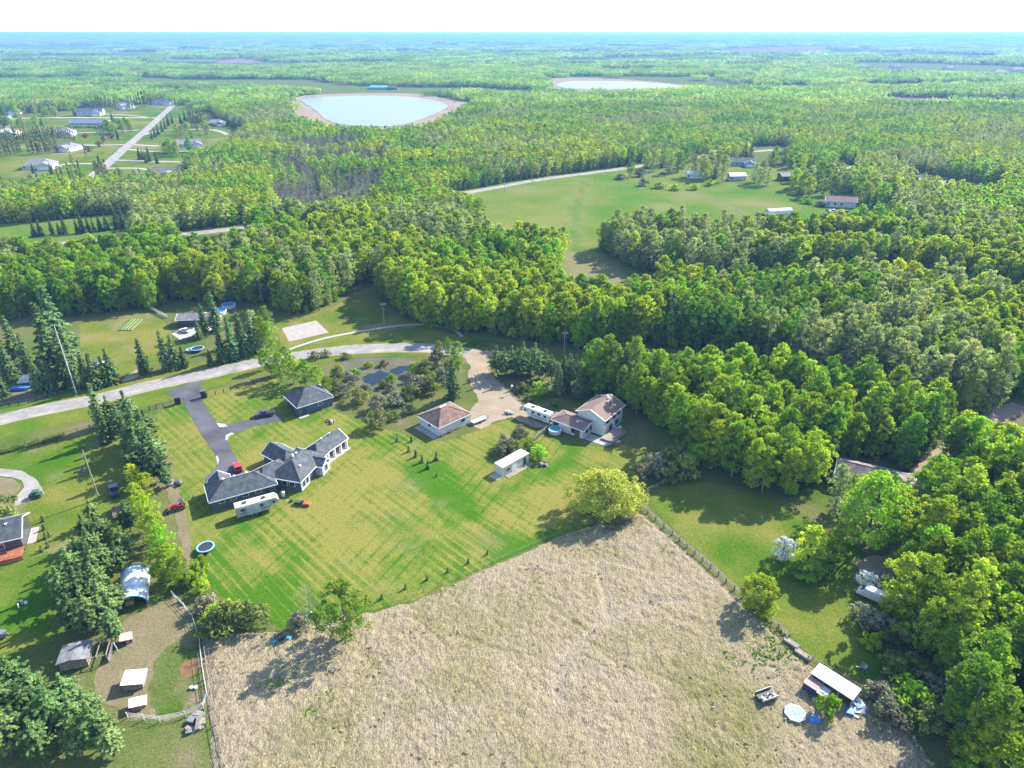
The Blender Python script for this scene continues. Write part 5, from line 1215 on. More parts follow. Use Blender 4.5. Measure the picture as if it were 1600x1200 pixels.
junk(1300, 330, 'clutter between the white tunnel and the farmhouse', [M_RUST, M_WOOD, M_TRIM, M_DGREY], 10, 4.0, seed=12)
junk(516, 660, 'timber and pots by the right end of the detached garage', [M_TAN, M_REDWOOD, M_WOOD], 6, 1.4, seed=15)
q = P(32, 609); t = thing('covered_boat', 'long blue tarpaulin over a boat below the white van', 'boat', (q.x, q.y, .06), math.radians(12))
o = MB(); o.prism([(-2.6, .1), (2.4, .1), (3.0, .8), (1.5, 1.0), (-.4, 1.25), (-2.6, .9)], -1.0, 1.0, .25); o.build('cover', M_BLUEP, t); o = MB(); o.box((0, 0, .12), (4.6, 1.5, .12)); o.build('cradle', M_BLACK, t)
q = P(152, 572); t = thing('covered_boat', 'white boat half hidden by pines left of the farm lane', 'boat', (q.x, q.y, .06), math.radians(20))
o = MB(); o.prism([(-2.8, .3), (2.2, .3), (3.1, 1.1), (1.2, 1.25), (-2.8, 1.2)], -1.05, 1.05, .25); o.build('hull', M_PLASTW, t); o = MB(); o.prism([(.9, 1.2), (.3, 1.7), (-.6, 1.7), (-.6, 1.2)], -.8, .8, .1); o.build('windscreen', M_GLASS, t); o = MB(); o.box((0, 0, .2), (4.6, 1.2, .2)); o.build('cradle', M_BLACK, t)
# open sheds bottom right
q = P(1300, 1082); t = thing('open_shed', 'white-roofed open-sided shed near the bottom right of the dry field', 'shed', (q.x, q.y, .06), math.radians(-48))
o = MB(); o.box((0, .2, 2.55), (7.2, 3.2, .12)); o.build('roof', M_WHITEROOF, t)
o = MB(); o.box((0, 1.6, 1.25), (7.0, .12, 2.5)); o.box((3.5, 0, 1.25), (.12, 3.0, 2.5)); o.box((-3.5, 0, .8), (.12, 3.0, 1.6)); o.build('wall', M_WOOD, t)
for x in (-3.4, -1.2, 1.2, 3.4): o = MB(); o.box((x, -1.3, 1.25), (.14, .14, 2.5)); o.build('post', M_WOOD, t)
o = MB(); o.box((-2.6, -2.4, 1.9), (2.4, 2.2, .1)); o.build('lean_to_roof', mat('pink brown sheet', (.34, .2, .18), .7, .15, 1), t); o = MB(); o.box((-2.6, -3.4, .9), (2.3, .1, 1.8)); o.build('lean_to_wall', M_NAVY, t)
o = MB(); o.box((-.6, -2.5, 1.75), (1.6, 2.2, .1)); o.build('canopy_sheet', M_LGREY, t)
q = P(1196, 1093); t = thing('farm_wagon', 'dark flat wagon heaped with scrap on the dry field', 'wagon', (q.x, q.y, .25), math.radians(20))
o = MB(); o.box((0, 0, .7), (3.2, 1.9, .14)); o.build('deck', M_BLACK, t)
for y in (-.95, .95): o = MB(); o.box((0, y, 1.0), (3.2, .08, .5)); o.build('side_rail', M_STEEL, t)
for k in range(6): o = MB(); o.box((random.uniform(-1.2, 1.2), random.uniform(-.6, .6), .95), (.8, .5, .4), random.random() * 3); o.build('load_piece', random.choice([M_STEEL, M_LGREY, M_DGREY]), t)
wheels(t, (1.1, -1.1), 1.0, .36); o = MB(); o.tube((1.6, 0, .6), (3.0, .1, .4), .06); o.build('drawbar', M_BLACK, t)
q = P(1271, 1126); t = thing('covered_pile', 'bright blue tarpaulin heap at the bottom edge by the small tree', 'tarp', (q.x, q.y, .1)); o = MB(); o.box((0, 0, .35), (2.2, 1.6, .7), .3, .6); o.build('sheet', M_BLUEP, t); o = MB(); o.tube((-1.2, -.9, .08), (1.2, -.7, .08), .05); o.build('weight_pole', M_WOOD, t)
# log feeders on the fence line
for (a, b, lab) in ((1236, 1008, 'upper grey cattle feeder on the paddock fence'), (1254, 1026, 'lower grey cattle feeder on the paddock fence by the gate')):
    q = P(a, b); t = thing('cattle_feeder', lab, 'feeder', (q.x, q.y, .06), math.radians(-50))
    o = MB(); o.prism([(-1.5, .2), (1.5, .2), (1.5, .7), (-1.5, .7)], -.5, .5); o.build('trough', M_WOOD, t)
    for x in (-1.4, 1.4):
        for y in (-.5, .5): o = MB(); o.box((x, y, .5), (.12, .12, 1.0)); o.build('leg', M_WOOD, t)
# greenhouse tunnel beyond the hay field
q = P(1216, 334); t = thing('poly_tunnel', 'white plastic tunnel greenhouse beside the hay field', 'greenhouse', (q.x, q.y, .08), math.radians(12))
o = MB(); V = []; F = []; nn = 10
for x in (-8, -4, 0, 4, 8):
    for k in range(nn + 1): a = math.pi * k / nn; V.append((x, 3.0 * math.cos(a), .2 + 3.1 * math.sin(a)))
for i in range(4):
    for k in range(nn): F.append((i * 11 + k, i * 11 + k + 1, i * 11 + 12 + k, i * 11 + 11 + k))
o.add(V, F); o.build('cover', M_PLASTW, t, True)
for x in (-8, 8): o = MB(); o.add([(x, 3.0 * math.cos(math.pi * k / nn), .2 + 3.1 * math.sin(math.pi * k / nn)) for k in range(nn + 1)], [tuple(range(nn + 1))]); o.build('end_wall', M_LGREY, t)
# garden beds in rows
for k, a in enumerate((197, 202, 207.5, 213)):
    q = P(a, 508); t = thing('garden_bed', ['left raised bed', 'second raised bed from the left', 'third raised bed from the left', 'right raised bed'][k] + ' of the row on the yellow lawn', 'garden bed', (q.x, q.y, .06), math.radians(96), 'raised beds on the yellow lawn')
    o = MB(); o.box((0, 0, .2), (11, .9, .4)); o.build('frame', M_WOOD, t); o = MB(); o.box((0, 0, .42), (10.8, .7, .25), 0, .9); o.build('planting', LEAF['deep'], t)
q = P(183, 600); t = thing('wood_sign', 'small orange wooden sign at the farm lane mouth', 'sign', (q.x, q.y, .05)); o = MB(); o.box((0, 0, 1.4), (1.5, .1, 1.1)); o.build('board', M_REDWOOD, t)
for x in (-.6, .6): o = MB(); o.box((x, .08, .9), (.1, .1, 1.8)); o.build('post', M_WOOD, t)
q = P(800, 616); t = thing('yard_lamp', 'white-topped lamp post at the gravel drive bend', 'lamp post', (q.x, q.y, .05)); o = MB(); o.tube((0, 0, 0), (0, 0, 2.6), .07); o.build('post', M_BLACK, t); o = MB(); o.box((0, 0, 2.8), (.5, .5, .5), 0, 1.2); o.build('lantern', M_PLASTW, t)
q = P(35, 586); t = thing('flag_pole', 'pole with a red and white flag at the left edge', 'flag', (q.x, q.y, .05)); o = MB(); o.tube((0, 0, 0), (0, 0, 6), .07, .04); o.build('pole', M_PLASTW, t); o = MB(); o.box((-.45, 0, 5.2), (.9, .04, 1.0)); f = o.build('flag', M_RED, t); o = MB(); o.box((-.45, 0, 5.2), (.4, .06, .99)); o.build('white_band', M_PLASTW, f)

# ------------------------------------------------------------------ fences, gates, poles
def fence(pxs, name, label, gap=3.0, h=1.3, rails=2, pm=None, r_=.07, rr=.03, group=None, taut=True):
    pl = lin(pxs); t = thing(name, label, 'fence', (pl[0][0], pl[0][1], .03), 0, group)
    pme = None; pts = []
    for (ax_, ay), (bx, by) in zip(pl[:-1], pl[1:]):
        l = math.hypot(bx - ax_, by - ay); n = max(1, round(l / gap))
        pts += [(ax_ + (bx - ax_) * k / n, ay + (by - ay) * k / n) for k in range(n)]
    pts.append(pl[-1]); x0, y0 = pl[0]
    o = MB(); o.box((0, 0, h / 2), (r_ * 2, r_ * 2, h)); first = o.build('post', pm or M_WOOD, t)
    for (a, b) in pts[1:]:
        c = first.copy(); COL.objects.link(c); c.parent = t; c.location = (a - x0, b - y0, 0); c.rotation_euler = (0, 0, random.random() * .3)
    for k in range(rails):
        z = h * (.92 - .75 * k / max(1, rails)); o = MB()
        for (a, b), (c, d) in zip(pts[:-1], pts[1:]): o.tube((a - x0, b - y0, z), (c - x0, d - y0, z), rr, n=4, caps=False)
        o.build('rail' if rr > .02 else 'wire', pm or M_WOOD, t)
    return t
fence([(1000, 792), (1050, 836), (1110, 888), (1160, 934), (1200, 968), (1232, 998)], 'paddock_fence', 'grey wooden rail fence between dry field and green paddock', 2.6, 1.4, 3, M_WOOD, .11, .07)
fence([(1262, 1032), (1300, 1052), (1345, 1080), (1400, 1130)], 'paddock_fence', 'short grey fence below the cattle feeders', 2.8, 1.3, 2, M_WOOD, .09, .05)
fence([(605, 946), (690, 915), (770, 880), (830, 854), (890, 828), (940, 812), (984, 797)], 'field_fence', 'low pale wire fence along the lawn and dry field boundary', 4.0, 1.0, 2, M_WOOD, .05, .02)
fence([(1010, 770), (1040, 756), (1075, 742)], 'paddock_fence', 'short fence at the top of the green paddock by the willow', 2.8, 1.3, 2, M_WOOD, .09, .05)
fence([(270, 932), (288, 950), (302, 968), (312, 1000), (318, 1050), (325, 1090), (318, 1108), (290, 1120), (250, 1128), (200, 1122)], 'pen_fence', 'pale wire pen fence curving round the lower left pen', 2.6, 1.4, 3, M_LGREY, .07, .03)
fence([(318, 1000), (326, 1060), (340, 1133), (352, 1200)], 'field_fence', 'weathered fence between the pen and the dry field', 3.0, 1.3, 2, M_WOOD, .08, .04)
fence([(166, 992), (175, 1003), (184, 1018)], 'pen_gate', 'pale green gate panel by the poultry shed', 1.2, 1.3, 4, mat('pale green paint', (.35, .45, .33), .6, .05, 1), .06, .04)
fence([(-60, 720), (0, 706), (80, 686), (160, 664)], 'roadside_fence', 'dark wire fence along the verge left of the tree row', 3.2, 1.2, 3, M_BLACK, .07, .03)
fence([(234, 641), (255, 636), (274, 631)], 'drive_fence', 'black fence left of the dark driveway gate', 2.4, 1.5, 3, M_BLACK, .09, .035)
fence([(324, 621), (350, 614), (372, 608), (410, 598)], 'drive_fence', 'black fence right of the dark driveway gate', 2.4, 1.5, 3, M_BLACK, .09, .035)
for a, b, lab in ((279, 631, 'left black gate pillar of the dark driveway'), (319, 621, 'right black gate pillar of the dark driveway')):
    q = P(a, b); t = thing('gate_pillar', lab, 'gate pillar', (q.x, q.y, .04), math.radians(20), 'driveway gate pillars')
    o = MB(); o.box((0, 0, 1.1), (1.5, 1.2, 2.2)); o.build('shaft', M_BLACK, t); o = MB(); o.box((0, 0, 2.28), (1.8, 1.5, .18)); o.build('cap', M_DGREY, t)
q = P(303, 629); t = thing('drive_gate', 'low black gate leaf standing open at the dark driveway', 'gate', (q.x, q.y, .08), math.radians(28))
for z in (.3, .7, 1.1): o = MB(); o.box((1.4, 0, z), (3.2, .06, .06)); o.build('bar', M_BLACK, t)
for x in (-.1, 1.4, 2.9): o = MB(); o.box((x, 0, .65), (.07, .07, 1.2)); o.build('upright', M_BLACK, t)
fence([(834, 690), (845, 680), (857, 671)], 'yard_fence', 'white and brown board fence between trailer and pool', 1.4, 1.5, 4, M_WOOD, .09, .08)
fence([(766, 572), (785, 597), (812, 622), (840, 636), (866, 648)], 'lane_fence', 'dark rail fence along the gravel lane under the pines', 2.6, 1.2, 2, M_BLACK, .08, .05)
fence([(236, 484), (246, 490), (262, 497)], 'yard_fence', 'pale green board fence left of the mauve-roofed house', 2.2, 1.6, 4, MATS['pale green paint'], .07, .08)
fence([(1182, 336), (1204, 342), (1222, 348)], 'yard_fence', 'solid black fence in front of the white tunnel', 2.0, 2.0, 8, M_BLACK, .1, .13)
fence([(0, 638), (45, 630), (88, 620)], 'yard_fence', 'dark board fence along the road left of the tall pole', 2.4, 1.5, 4, M_DTRIM, .07, .08)
fence([(1090, 305), (1150, 330), (1195, 352)], 'hay_fence', 'thin dark fence across the right part of the hay field', 5.0, 1.2, 2, M_WOOD, .07, .03)
def pole(px, py, H, label, lean=0, arm=True):
    q = P(px, py); t = thing('utility_pole', label, 'pole', (q.x, q.y, 0)); o = MB(); o.tube((0, 0, 0), (lean, 0, H), .19, .12, 8); o.build('shaft', M_LGREY if H > 20 else M_WOOD, t)
    if arm:
        o = MB(); o.box((lean, 0, H - .6), (2.2, .14, .16)); ar = o.build('crossarm', M_WOOD, t)
        for x in (-.9, 0, .9): o = MB(); o.tube((lean + x, 0, H - .5), (lean + x, 0, H - .2), .06); o.build('insulator', M_PLASTW, ar)
pole(120, 616, 23, 'very tall pale pole by the road among left spruces', arm=False)
pole(601, 510, 9.5, 'wooden utility pole on the grass beyond the road bend')
pole(881, 560, 10, 'wooden utility pole behind the grey pines')
pole(1316, 590, 10, 'wooden utility pole in the gap of the right-hand wood')
pole(831, 284, 9, 'utility pole on the near verge of the back road')
pole(958, 262, 9, 'utility pole at the top of the hay field by the back road')
pole(788, 300, 9, 'utility pole left of the hay field by the back road')
pole(155, 780, 14, 'thin pale pole in the left tree row', arm=False)
# ------------------------------------------------------------------ single trees and shrubs
def at(px, py): q = P(px, py); return (q.x, q.y, 0)
SPRUCES = [  # base pixel, height in metres, label, group
    [('spruces of the left tree row', 'tall spruce in the row between left yard and grey house lawn'), [(160, 668, 12), (176, 662, 11), (206, 668, 14), (214, 690, 13), (231, 702, 13), (242, 722, 13), (226, 740, 12), (252, 752, 12), (262, 760, 9), (236, 690, 10), (168, 690, 11), (192, 682, 12), (222, 712, 12), (248, 735, 11), (214, 745, 10), (204, 705, 11)]],
    [('spruces round the mauve-roofed house', 'dark spruce around the mauve-roofed house'), [(227, 582, 11), (262, 578, 13), (276, 576, 12), (289, 574, 9), (322, 524, 11), (340, 518, 13), (349, 566, 14), (366, 562, 14), (384, 556, 13), (398, 550, 14), (330, 572, 6), (378, 538, 12), (312, 530, 9)]],
    [('spruces of the left road yard', 'dark spruce in the road yard at the left edge'), [(100, 560, 21), (112, 604, 17), (90, 588, 18), (139, 604, 11), (152, 606, 10), (178, 598, 10), (168, 602, 9), (20, 594, 12), (48, 580, 11), (64, 612, 11), (78, 606, 9), (8, 572, 12), (30, 566, 12), (118, 585, 14), (84, 612, 8), (5, 620, 9)]],
    [('dark firs by the brown-roofed house', 'blue-black fir between the grey pines and the brown-roofed house'), [(872, 616, 11), (880, 610, 12), (903, 622, 10), (912, 614, 9)]],
    [('spruces lining the strip field', 'small dark spruce in the row along the narrow strip field'), [(55, 369, 9), (65, 369, 10), (83, 367, 9), (94, 367, 8), (103, 366, 10), (122, 365, 7), (130, 364, 10), (140, 363, 9), (148, 363, 9), (158, 361, 9), (168, 360, 10), (184, 358, 12), (194, 356, 12)]],
    [('spruces on the estate plots', 'small spruce standing on an estate plot'), [(219, 249, 10), (224, 250, 9), (229, 255, 10), (234, 252, 14), (246, 256, 10), (219, 277, 7), (238, 217, 10), (243, 214, 11), (248, 211, 11), (254, 206, 12), (259, 202, 12), (264, 197, 12), (270, 193, 12), (81, 273, 9), (53, 271, 8), (48, 300, 9), (22, 302, 10), (8, 300, 10), (62, 290, 9), (185, 218, 10), (176, 190, 12), (283, 193, 13), (290, 190, 14), (296, 188, 13), (66, 196, 10)]],
    [('spruces beyond the hay field', 'dark spruce near the farmhouses beyond the hay field'), [(1163, 252, 16), (1172, 252, 17), (1116, 280, 12), (1352, 330, 14), (1362, 334, 13), (1357, 345, 12), (1380, 308, 11), (1392, 305, 12), (1480, 292, 11), (1505, 298, 12), (1525, 302, 13), (1548, 306, 13), (1250, 262, 13), (1085, 268, 11)]]]
for (grp, lab), lst in SPRUCES:
    for a, b, h in lst:
        K_ = random.choice(SPR); s_ = h / 13.0
        if 'left tree row' in grp and (a * 7 + b) % 3: K_ = random.choice(PIN); s_ = h / 11.5
        s_ *= random.uniform(.85, 1.12) * (1.2 if 'road yard' in grp else 1.0)
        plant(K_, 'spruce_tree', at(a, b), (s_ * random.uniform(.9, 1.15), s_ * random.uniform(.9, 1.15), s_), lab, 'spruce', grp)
plant(SPR[1], 'spruce_tree', at(708, 622), (1.05, 1.05, .95), 'lone dark spruce between the pond thicket and the gravel lane', 'spruce')
PINES = [[('grey pines by the gravel lane', 'grey-green pine in the clump beside the gravel lane'), [(776, 582, 9), (788, 590, 10), (800, 584, 10), (812, 592, 10), (826, 588, 10), (842, 594, 10), (852, 590, 10), (862, 596, 9), (836, 582, 10), (818, 580, 10), (890, 605, 11), (900, 600, 11)]],
         [('pines of the lower left corner', 'olive pine in the bottom left corner thicket'), [(50, 1130, 9), (92, 1145, 10), (128, 1150, 9), (160, 1170, 10), (70, 1185, 10), (20, 1180, 10), (112, 1105, 8), (85, 1120, 9), (180, 1180, 8), (145, 1125, 7), (32, 1085, 9), (8, 1120, 9), (62, 1100, 8), (40, 1160, 9), (130, 1180, 8), (-10, 1070, 9)]],
         [('pines of the left yard', 'olive pine in the thick clump left of the arched shelter'), [(122, 985, 10), (148, 992, 11), (172, 975, 11), (186, 955, 9), (135, 950, 10), (160, 940, 10), (118, 910, 9), (150, 880, 9), (170, 900, 10), (140, 850, 8), (165, 850, 8), (190, 890, 8), (205, 830, 9), (150, 820, 7), (102, 935, 9), (128, 880, 8), (182, 1000, 8), (200, 872, 8), (155, 910, 10), (112, 965, 9)]]]
for (grp, lab), lst in PINES:
    for a, b, h in lst:
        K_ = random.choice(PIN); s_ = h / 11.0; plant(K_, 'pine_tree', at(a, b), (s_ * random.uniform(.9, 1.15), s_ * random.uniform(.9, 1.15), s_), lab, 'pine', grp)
# columnar poplars of the estate
def row(a, b, n, h, lab, grp):
    for k in range(n):
        f = k / max(1, n - 1); px = a[0] + (b[0] - a[0]) * f + random.uniform(-.6, .6); py = a[1] + (b[1] - a[1]) * f + random.uniform(-.8, .8)
        s_ = h / 9 * 1.45 * random.uniform(.8, 1.15); plant(random.choice(POP), 'poplar_tree', at(px, py), (s_ * .72, s_ * .72, s_), lab, 'poplar', grp)
row((2, 228), (88, 217), 34, 9, 'slim poplar in the long upper poplar row on the estate', 'upper estate poplar row')
row((88, 218), (118, 224), 9, 9, 'slim poplar before the grey house at the right of the upper row', 'upper estate poplar row, right end')
row((0, 247), (34, 240), 12, 8.5, 'slim poplar at the left of the lower poplar row on the estate', 'lower estate poplar row, left')
row((46, 242), (92, 238), 16, 9, 'slim poplar in the lower poplar row behind the big cream house', 'lower estate poplar row, right')
for k, (a, b, h) in enumerate(((87, 285, 9), (94, 287, 8), (100, 285, 9), (111, 283, 11), (117, 284, 9), (123, 282, 9), (128, 280, 11), (115, 262, 12), (135, 246, 9))):
    s_ = h / 9; plant(POP[k % 2], 'poplar_tree', at(a, b), (s_ * .9, s_ * .9, s_ * 1.3), 'slim poplar in the loose group left of the estate road mouth', 'poplar', 'poplars left of the estate road mouth')
row((152, 282), (168, 277), 8, 10, 'slim poplar in the tight clump right of the estate road mouth', 'poplars right of the estate road mouth')
row((150, 178), (182, 172), 8, 14, 'tall tan poplar before the woods at the top of the estate', 'tall poplars at the top of the estate')
row((204, 172), (238, 166), 9, 15, 'tall poplar left of the far end of the estate road', 'tall poplars at the estate road end')
row((298, 200), (322, 198), 9, 13, 'tan poplar right of the estate spruces', 'tan poplars right of the estate road')
row((152, 208), (190, 204), 8, 6, 'small round-topped tree in the row on the middle estate plot', 'young trees on the middle estate plot')

# broadleaf trees that stand out
WIL = Kind('willow', *broadleaf(11.5, 16.5, .05, 210, 80, .38, clump=1.35, shape=.42, trunk=.28, limbs=26, stems=4), M_BARKD, LEAF['willow'])
plant(WIL, 'willow_tree', at(945, 800), (1.06, .95, .92), 'big round yellow-green willow at the top corner of the dry field', 'willow', rz=.6)
BIGT = Kind('maple', *broadleaf(15, 10.5, .1, 150, 54, .36, clump=1.05, shape=.5, trunk=.26, limbs=22), M_BARKD, LEAF['green'])
plant(BIGT, 'maple_tree', at(1350, 852), (1.32, 1.32, 1.22), 'big green tree standing before the hidden house', 'tree', rz=.3)
COT = Kind('cottonwood', *broadleaf(13.5, 8.5, .1, 110, 40, .34, clump=.85, shape=.5, trunk=.22, limbs=22), M_BARK, LEAF['cotton'])
plant(COT, 'cottonwood_tree', at(543, 998), (1.12, 1.12, 1.02), 'lone airy green tree at the lawn corner of the dry field', 'tree', rz=2.0)
YEL = Kind('lime_tree', *broadleaf(11, 5.8, .06, 52, 48, .42, clump=1.05, shape=.4, trunk=.18, limbs=14, stems=3), M_BARKD, LEAF['lime'])
plant(YEL, 'aspen_tree', at(1262, 882), (.95, .95, .9), 'yellow-green upright tree right of the white blossoming one', 'tree', rz=1.0)
plant(Kind('upright', *broadleaf(11, 4.6, .06, 44, 46, .42, clump=1.0, shape=.4, trunk=.18, limbs=14, stems=2), M_BARKD, LEAF['green']), 'aspen_tree', at(1300, 880), (.9, .9, .92), 'green upright tree between the yellow-green one and the big tree', 'tree', rz=2.0)
plant(bush('blossom', 5.0, 5.0, 40, 50, .32), 'blossom_tree', at(1222, 872), 1.0, 'white blossoming small tree at the paddock edge', 'tree', rz=1.0)
plant(bush('blossom', 4.0, 4.0, 30, 36, .32), 'blossom_tree', at(1355, 918), .9, 'white blossoming shrub beside the pale yard above the white van', 'tree', rz=1.0)
FBUSH = Kind('fence_bush', *broadleaf(7.2, 8.2, .04, 110, 56, .32, clump=.9, shape=.45, trunk=.12, limbs=18, stems=5), M_BARKG, LEAF['lime'])
plant(FBUSH, 'leafy_bush', at(1182, 950), (1.05, 1.05, 1.0), 'round yellow-green bush on the paddock fence', 'bush', rz=.2, trunk_name='stems')
plant(BARE[0], 'bare_tree', at(487, 970), (.8, .8, .75), 'grey bare tree left of the lone airy green tree', 'tree', rz=1.0)
plant(bush('dusty', 3.4, 3.2), 'leafy_bush', at(470, 985), 1.2, 'dark twiggy shrub at the foot of the grey bare tree', 'bush', trunk_name='stems')
plant(BUSH['green'][0], 'leafy_bush', at(1291, 1118), (1.0, 1.0, 1.25), 'small bright green tree before the open white-roofed shed', 'bush', trunk_name='stems')

def bushes(lst, lab, grp, name='leafy_bush', cat='bush'):
    for i, (a, b, w, h, key) in enumerate(lst):
        plant(random.choice(BUSH[key]), name, at(a, b), (w / 4.2, w / 4.2 * random.uniform(.85, 1.1), h / 3.4), lab, cat, grp, trunk_name='stems')
bushes([(365, 982, 8, 5.5, 'olive'), (395, 975, 6.5, 4.6, 'olive'), (345, 972, 5.5, 4.2, 'green'), (322, 955, 4.5, 3.6, 'dusty'), (330, 988, 5, 3.2, 'olive')], 'olive shrub in the thicket between pen and lawn corner', 'shrubs between pen and lawn')
bushes([(556, 590, 4, 3, 'green'), (612, 600, 4, 3.2, 'green'), (650, 585, 5, 4, 'green'), (576, 574, 3, 2, 'lime'), (600, 572, 3, 2, 'olive')], 'green bush close round the pond water', 'green bushes at the pond')
bushes([(538, 618, 5, 3.6, 'dusty'), (560, 628, 6, 4.2, 'olive'), (590, 640, 6, 4.6, 'dusty'), (592, 668, 6.5, 5.2, 'olive'), (620, 632, 6, 4.0, 'dusty'), (640, 625, 6, 4.4, 'olive'), (655, 612, 7, 5.0, 'dusty'), (675, 610, 7, 5.2, 'olive'), (690, 600, 6, 5.5, 'dusty'), (615, 655, 4, 2.6, 'olive'), (548, 600, 5, 3.8, 'dusty'), (530, 588, 5, 3.6, 'olive'), (664, 590, 6, 6, 'olive'), (682, 575, 5, 6.5, 'dusty'), (520, 610, 5, 3.6, 'olive'), (572, 612, 4, 2.6, 'dusty'), (610, 612, 4, 2.6, 'dusty'), (640, 645, 4, 2.8, 'dusty'), (700, 590, 5, 6, 'olive'), (600, 606, 3, 2.4, 'olive')], 'twiggy olive-grey shrub in the thicket round the pond', 'shrubs round the pond')
bushes([(492, 560, 5, 2.5, 'dusty'), (510, 556, 4, 2.2, 'dusty'), (540, 560, 4, 2, 'olive')], 'low grey scrub between the road and the pond', 'scrub by the road bend')
for a, b, h, key in ((425, 588, 9, 'deep'), (440, 596, 10, 'green'), (460, 600, 10, 'green'), (478, 604, 10, 'green'), (498, 612, 9, 'green'), (415, 578, 8, 'green'), (512, 618, 7, 'lime'), (450, 582, 9, 'deep')):
    s_ = h / 14; plant(random.choice(ASP[key]), 'aspen_tree', at(a, b), (s_ * 1.25, s_ * 1.25, s_), 'green tree in the clump behind the detached garage', 'tree', 'trees behind the detached garage')
for a, b, h, key in ((1302, 800, 12, 'grey'), (1318, 838, 11, 'grey'), (1428, 848, 13, 'lime'), (1446, 826, 14, 'green'), (1412, 880, 11, 'green'), (1400, 850, 12, 'green'), (1462, 850, 13, 'lime'), (1446, 790, 14, 'green'), (1466, 800, 15, 'green'), (1325, 790, 9, 'green'), (1395, 822, 11, 'lime'), (1382, 800, 10, 'green'), (1425, 800, 12, 'green'), (1405, 905, 9, 'green')):
    s_ = h / 14; plant(random.choice(ASP[key]), 'aspen_tree', at(a, b), (s_ * 1.3, s_ * 1.3, s_), 'tree crowding round the hidden brown-roofed house', 'tree', 'trees crowding round the hidden house')
for a, b, h, key in ((716, 580, 11, 'green'), (700, 555, 7, 'green'), (686, 560, 7, 'lime')):
    s_ = h / 14; plant(random.choice(ASP[key]), 'aspen_tree', at(a, b), (s_ * 1.1, s_ * 1.1, s_), 'fresh green tree at the right end of the pond thicket', 'tree', 'trees right of the pond')
for a, b, h, key in ((412, 545, 13, 'green'), (400, 535, 13, 'grey'), (425, 548, 11, 'green'), (420, 530, 12, 'deep')):
    s_ = h / 14; plant(random.choice(ASP[key]), 'aspen_tree', at(a, b), (s_ * 1.1, s_ * 1.1, s_), 'tall green tree left of the sand court', 'tree', 'trees left of the sand court')
for a, b, h, key in ((222, 805, 9, 'lime'), (238, 830, 10, 'green'), (248, 860, 10, 'lime'), (262, 882, 10, 'green'), (272, 905, 9, 'lime'), (232, 780, 8, 'lime'), (285, 915, 8, 'green'), (256, 910, 9, 'green'), (212, 760, 7, 'lime'), (246, 845, 8, 'green')):
    s_ = h / 14; plant(random.choice(ASP[key]), 'aspen_tree', at(a, b), (s_ * 1.15, s_ * 1.15, s_), 'yellow-green tree in the left row between trailer and arched shelter', 'tree', 'broadleaf trees of the left row')
bushes([(312, 905, 3.6, 4.2, 'lime'), (318, 925, 3.6, 3.4, 'lime'), (300, 915, 3.2, 3.6, 'green'), (318, 890, 2.4, 3.6, 'green')], 'bright shrub below the lawn trampoline', 'shrubs below the lawn trampoline')
bushes([(790, 700, 5.5, 3.6, 'dusty'), (812, 690, 5.5, 4.2, 'dusty'), (806, 708, 4.5, 3.4, 'olive'), (826, 704, 4, 3.2, 'green'), (840, 716, 5.5, 3.4, 'green'), (782, 712, 4, 2.8, 'dusty')], 'shrub in the round clump behind the white storage shed', 'shrubs behind the storage shed')
bushes([(843, 618, 5.5, 4.6, 'green'), (818, 612, 4.5, 2.6, 'olive'), (868, 634, 3, 1.6, 'deep')], 'green shrub under the grey pines by the white trailer', 'shrubs by the white trailer')
bushes([(1025, 738, 6, 5, 'dusty'), (1050, 732, 7, 6.5, 'olive'), (1068, 745, 7, 6, 'olive'), (1085, 728, 6, 6, 'green'), (1040, 752, 5, 3.6, 'olive'), (1000, 748, 5, 4, 'dusty'), (1000, 785, 3.6, 2.6, 'lime'), (960, 822, 4, 2.4, 'olive')], 'grey-green shrub between the willow and the aspen wood', 'shrubs right of the willow')
bushes([(300, 385, 8, 4, 'dusty'), (318, 380, 8, 4, 'dusty'), (335, 384, 9, 5, 'olive'), (350, 376, 8, 4, 'dusty'), (366, 380, 9, 5, 'dusty'), (378, 370, 7, 4, 'olive'), (312, 392, 7, 4, 'olive'), (345, 390, 8, 4.5, 'dusty')], 'grey scrub bush below the open piece of back road at left', 'scrub below the back road')
bushes([(1262, 905, 6, 3.6, 'deep'), (1240, 898, 4, 2.8, 'deep'), (1290, 900, 4, 2.6, 'deep')], 'low dark shrub below the blossoming tree', 'shrubs below the blossoming tree')
bushes([(1345, 970, 5, 3.6, 'dusty'), (1370, 985, 6, 4, 'dusty'), (1395, 1000, 6, 4, 'olive'), (1400, 1060, 7, 4.5, 'olive'), (1375, 1095, 6, 3.6, 'dusty'), (1420, 1100, 7, 4.6, 'green'), (1450, 1085, 6, 4, 'dusty'), (1385, 1125, 6, 3.6, 'dusty'), (1440, 1130, 6, 4, 'olive'), (1480, 1140, 6, 4, 'olive'), (1360, 1010, 4, 3, 'lime'), (1430, 1060, 5, 4, 'deep')], 'twiggy shrub at the ragged edge of the lower right wood', 'shrubs edging the lower right wood')
bushes([(-4, 812, 7, 6, 'olive'), (14, 820, 5, 4.5, 'olive')], 'olive bush at the left edge above the deck house', 'shrubs above the deck house')
bushes([(1005, 290, 9, 5, 'dusty'), (1030, 294, 9, 4, 'lime'), (1055, 297, 9, 4, 'lime'), (1085, 296, 8, 4, 'lime'), (1110, 290, 8, 4, 'lime'), (970, 280, 9, 4, 'olive'), (1000, 276, 9, 6, 'dusty'), (1250, 305, 9, 5, 'olive'), (1262, 318, 8, 3, 'deep'), (1280, 322, 7, 3, 'dusty')], 'tawny shrub at the far right edge of the hay field', 'shrubs edging the hay field')
